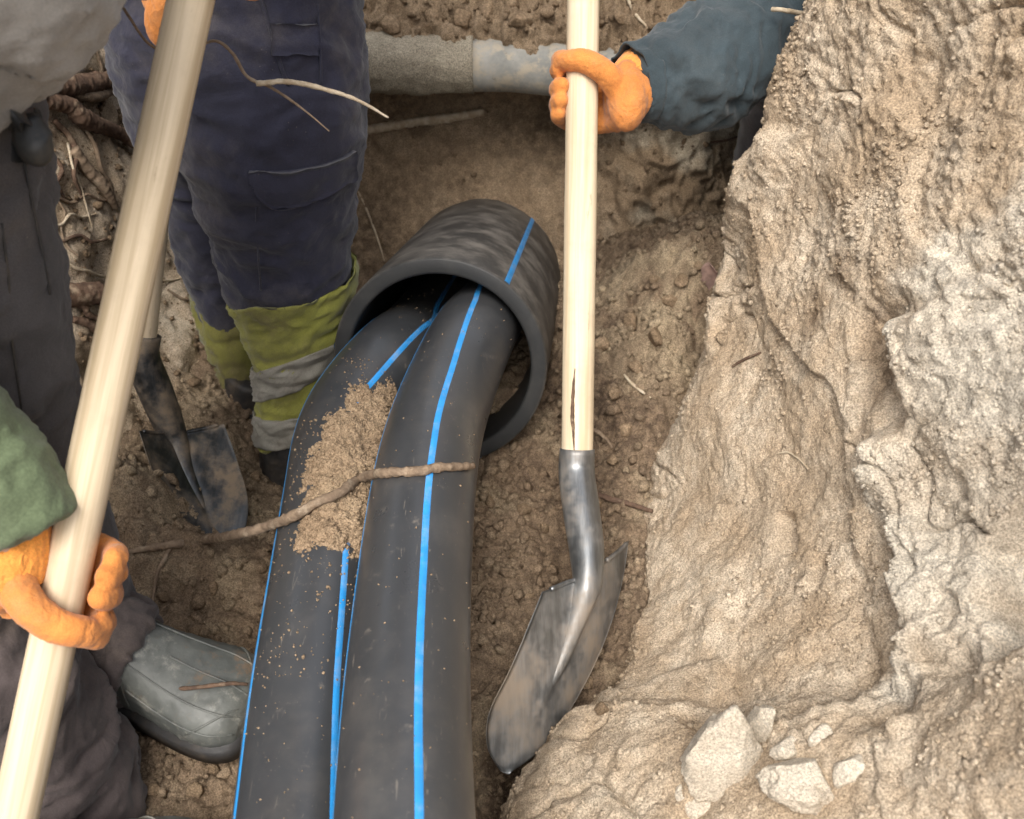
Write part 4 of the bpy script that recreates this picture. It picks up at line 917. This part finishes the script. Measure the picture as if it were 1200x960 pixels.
spots = [(228, 742, .010), (205, 745, .013), (300, 560, .012), (240, 742, .008), (612, 600, .012), (640, 620, .009), (720, 460, .014), (745, 430, .012), (705, 405, .013), (770, 395, .016), (740, 375, .014), (800, 330, .013), (785, 352, .015), (715, 540, .010), (700, 590, .009), (730, 505, .012), (575, 590, .010), (600, 650, .008), (620, 700, .009), (190, 700, .009), (250, 690, .010), (180, 925, .009), (230, 930, .011), (250, 905, .008), (690, 800, .010), (705, 830, .009), (255, 415, .012), (240, 395, .010), (225, 450, .011), (765, 330, .012), (820, 312, .011), (460, 28, .018), (505, 20, .016), (545, 24, .020), (575, 12, .016), (610, 25, .017), (640, 15, .015), (730, 22, .014), (600, 5, .014)]
for i, (px, py, s_) in enumerate(spots):
    r_ = at(px, py, EARTH, 0.0)
    if r_ is None: continue
    zone = 3 if r_[0][2] > .36 else 2 if px > 560 and py < 560 else 1 if px > 560 else 0
    where = ['brown soil clod on the floor left of the black pipes', 'brown soil clod on the floor right of the pipes near the blade', 'crumbly clod on the rubble slope between casing and bank', 'clod on the earth above the old pipe'][zone]
    grp = ['clods left of the pipes', 'clods near the digging blade', 'clods on the rubble slope', 'clods above the old pipe'][zone]
    if i < 4 or i % 6 == 0:
        o = rock('soil_clod', r_[0]+r_[1]*s_*.3, s_, where, 'soil clod', M['clod'], (1, .85, .7), i+20, i*.7, 3, .3, grp); proto = (protos := (protos if i else []))+[o]; protos = proto
    else:
        src = protos[i % len(protos)]; o = src.copy(); COL.objects.link(o); o.location = tuple(map(float, r_[0]+r_[1]*s_*.3)); sc_ = s_/src.dimensions.x*2; o.scale = (sc_,)*3; o.rotation_euler = (i*.9, i*1.7, i*2.3); o['label'] = where; o['group'] = grp

def root(label, pts, r, mat, objs=None, lift=.6, name='root', n=60, rough=.22, cat='root', k=10, freq=130):
    q = []
    for i, pt_ in enumerate(pts):
        rr = r if np.isscalar(r) else r[i]
        if len(pt_) == 2:
            h_ = at(pt_[0], pt_[1], objs or EARTH, rr*lift)
            if h_ is not None: q.append((*h_[0], rr))
        else: q.append((*P(*pt_), rr))
    o = tube(name, q, mat, None, n, k, rough, freq); return tag(o, label, cat)
RESTS = EARTH+[rp_o, lp_o, heap]
_n = [0]
root('long dirty brown root lying across both black pipes', [(152, 646), (175, 643), (200, 638), (240, 634), (280, 626, 1.27), (315, 616, 1.235), (345, 604, 1.20), (372, 590), (400, 574), (425, 563), (455, 557), (490, 556), (515, 551), (540, 549), (551, 547)], [.004, .0052, .006, .006, .0063, .0063, .0063, .006, .006, .0056, .0056, .0056, .0052, .0046, .004], M['root'], RESTS, .9, n=220, rough=.36, freq=150)
root('thin rootlet hanging from the long root down to the soil', [(200, 640), (192, 655), (184, 672), (180, 695), (177, 722)], [.0035, .003, .0026, .0022, .0012], M['root'], RESTS, .8)
root('pale dirt covered root sticking out of the wall below the old pipe', [(418, 152), (450, 149), (490, 143), (530, 140), (566, 131)], [.0085, .010, .0098, .0092, .008], M['root_pale'], EARTH, 1.0, rough=.3)
root('dark twig on the soil right of the shovel socket', [(672, 571), (690, 577), (712, 584), (735, 592), (765, 600)], [.0045, .0048, .0046, .0042, .003], M['bark'], EARTH, 1.2)
root('short curved twig above the dark twig', [(690, 503), (703, 506), (712, 515), (717, 524)], [.004, .0038, .003, .002], M['root'], EARTH, 1.2)
root('thin twig lying on the rubble beside the bank', [(733, 440), (742, 450), (752, 458), (762, 466)], [.0022, .0026, .0024, .0014], M['root_pale'], EARTH, 1.2)
root('white rootlet on the earth above the old pipe', [(734, -10), (740, 6), (749, 20), (761, 33)], [.003, .003, .0028, .002], M['root_pale'], EARTH, 1.2)
root('thin pale rootlet hanging on the wall left of the casing', [(420, 225), (430, 245), (440, 270), (447, 290), (451, 306)], [.0018, .002, .002, .0018, .001], M['root_pale'], EARTH, 1.6)
root('thick dark root running along the left bank', [(24, 118), (45, 108), (70, 98), (98, 96), (126, 90)], [.016, .0165, .0165, .016, .012], M['bark'], EARTH, 1.0, rough=.22, k=16, n=120, freq=110)
root('knobbly broken root slanting down under the thick dark root', [(40, 116), (62, 124), (85, 142), (110, 155), (135, 165), (162, 178)], [.0115, .0135, .0145, .013, .011, .009], M['bark'], EARTH, 1.6, rough=.22, k=16, n=120, freq=110)
root('pale stub crossing between the two thick roots', [(78, 118), (95, 113), (112, 110), (125, 106)], [.008, .0085, .008, .006], M['root'], EARTH, 2.2)
root('thin twig rising from the thick roots', [(40, 102), (60, 82), (80, 65), (105, 40)], [.004, .004, .0038, .003], M['bark'], EARTH, 2.2)
root('short side shoot on the thin rising twig', [(55, 73), (64, 66), (72, 60)], [.0035, .0035, .003], M['bark'], EARTH, 2.6)
root('stick end poking out at the top left of the bank', [(80, 2), (92, 7), (106, 13)], [.006, .006, .005], M['root'], EARTH, 2.0)
root('weathered grey root running down the left bank', [(82, 180), (98, 200), (115, 220), (132, 242)], [.010, .010, .0095, .006], M['root'], EARTH, 1.0, rough=.2)
root('fine rootlet drooping below the knobbly root', [(78, 170), (82, 195), (92, 215), (100, 240), (108, 270)], [.0022, .0022, .002, .0016, .001], M['root_pale'], EARTH, 1.8)
root('pale rootlet curling on the bank behind the charcoal leg', [(60, 266), (72, 262), (80, 252), (95, 255), (112, 250)], [.0022, .0026, .0026, .0022, .0015], M['root_pale'], EARTH, 1.8)
root('long pale rootlet above the cut branch', [(70, 300), (85, 312), (102, 320), (128, 326), (200, 330), (235, 315)], [.0026, .0028, .0028, .0026, .0024, .0012], M['root_pale'], EARTH, 1.6)
root('wavy rootlet at the edge of the charcoal leg', [(58, 215), (66, 235), (75, 250), (70, 270), (78, 290), (90, 300)], [.002]*6, M['root'], EARTH, 1.6)
root('dark twig lying in the gap below the cut branch', [(85, 372), (100, 382), (115, 396), (122, 410)], [.006, .0065, .006, .004], M['bark'], EARTH, 1.2)
root('twig lying over the toe of the rubber boot', [(190, 806, 1.205), (215, 807, 1.19), (245, 804, 1.19), (270, 801, 1.195), (290, 802, 1.205)], [.002, .0026, .0026, .0024, .0016], M['bark'])
root('thin twig on the bank in the middle of the slope', [(860, 430), (875, 422), (892, 414)], [.002, .0022, .0014], M['bark'], EARTH, 1.2)
root('fine dry rootlet arching on the bank', [(912, 532), (925, 530), (938, 538), (948, 550)], [.0012, .0014, .0014, .001], M['root_pale'], EARTH, 1.5)
root('thin dark twig at the foot of the teal sleeve wall', [(812, 172), (832, 168), (850, 165), (865, 160)], [.002, .0024, .0022, .0016], M['bark'], EARTH, 2.0)
root('pale stick at the crest of the bank beside the teal sleeve', [(905, 11, 1.40), (918, 12, 1.39), (952, 18, 1.41)], [.003, .0034, .003], M['root_pale'])
root('frayed dry root dangling in front of the navy trousers', [(128, -20, 1.02), (150, 18, 1.03), (178, 54, 1.05), (215, 62, 1.10), (250, 48, 1.13), (272, 62, 1.14), (290, 90, 1.15), (320, 104, 1.16), (355, 128, 1.17), (386, 154, 1.17)], [.0016, .0016, .0015, .0015, .0016, .0019, .002, .0017, .0012, .0006], M['root'], n=110)
root('thin straw hanging over the navy trousers beside the dangling root', [(300, 98, 1.145), (340, 96, 1.15), (385, 106, 1.16), (420, 118, 1.17), (455, 138, 1.19)], [.003, .003, .0026, .002, .0012], M['root_pale'])
for i_, (pts_, r_, mt_, lb_) in enumerate([
    ([(60, 140), (76, 160), (86, 182), (84, 205), (94, 228)], .0045, 'bark', 'dark crooked root between the knobbly root and the grey root'),
    ([(96, 150), (110, 172), (116, 198), (128, 216), (134, 236)], .0035, 'root', 'slim brown root dropping from the middle of the knobbly root'),
    ([(66, 232), (84, 236), (100, 228), (118, 236), (130, 230)], .0025, 'root', 'thin root crossing the end of the grey root'),
    ([(62, 184), (70, 198), (66, 214), (74, 232)], .003, 'bark', 'short dark rootlet close beside the charcoal thigh'),
    ([(76, 352), (92, 360), (104, 372), (122, 376)], .0055, 'bark', 'thick broken twig just under the cut branch'),
    ([(72, 284), (90, 276), (106, 284), (124, 280)], .0028, 'bark', 'dark rootlet above the long pale rootlet'),
    ([(60, 60), (78, 48), (92, 30), (98, 12)], .0042, 'bark', 'dark upright twig beside the grey jacket hem'),
    ([(112, 60), (118, 80), (114, 100), (122, 120)], .0028, 'root', 'thin root hanging across the end of the thick dark root'),
    ([(196, 340), (215, 352), (232, 350), (250, 362)], .0022, 'root', 'thin root on the sandy slope behind the pale handle')]):
    root(lb_, pts_, [r_, r_*1.1, r_, r_*.8, r_*.5][:len(pts_)], M[mt_], EARTH, 1.3)
# cut branch: bark with a pale sawn end
cb0 = at(40, 345, EARTH, .02)[0]; cb1 = P(118, 343, np.dot(at(118, 343, EARTH)[0]-CAM, [0, CP, -SP])-.03)
cb = thing('cut_branch', 'cut branch with a pale sawn end poking out beside the charcoal leg', 'branch', cb1)
tube('bark', [(*cb0, .019), (*(cb0*.5+cb1*.5), .019), (*cb1, .0185)], M['bark'], cb, 30, 16, .15)
dcb = (cb1-cb0)/np.linalg.norm(cb1-cb0); tube('sawn_end', [(*(cb1-dcb*.002), .0165), (*(cb1+dcb*.0015), .016)], M['cutwood'], cb, 3, 18)
# dry leaf
lc = at(832, 322, EARTH, .010)[0]; lv = []; 
ux = np.array([.35, -.1, -.93]); wx = np.array([.8, -.45, .35]); nx_ = np.cross(ux, wx)
for i in range(9):
    t = i/8-.5
    for j in (-1, -.5, 0, .5, 1):
        lv.append(lc+ux*t*.062+wx*j*.018*math.cos(t*2.6)**.8*(1+.15*math.sin(i*2.1+j))+nx_*(.008*j*j-.006*t))
lf = mesh('dry_leaf', np.array(lv), gridfaces(9, 5), M['leaf']); lm = lf.modifiers.new('thickness', 'SOLIDIFY'); lm.thickness = .0008
tag(lf, 'curled pinkish dry leaf caught at the far foot of the sandy bank', 'leaf')
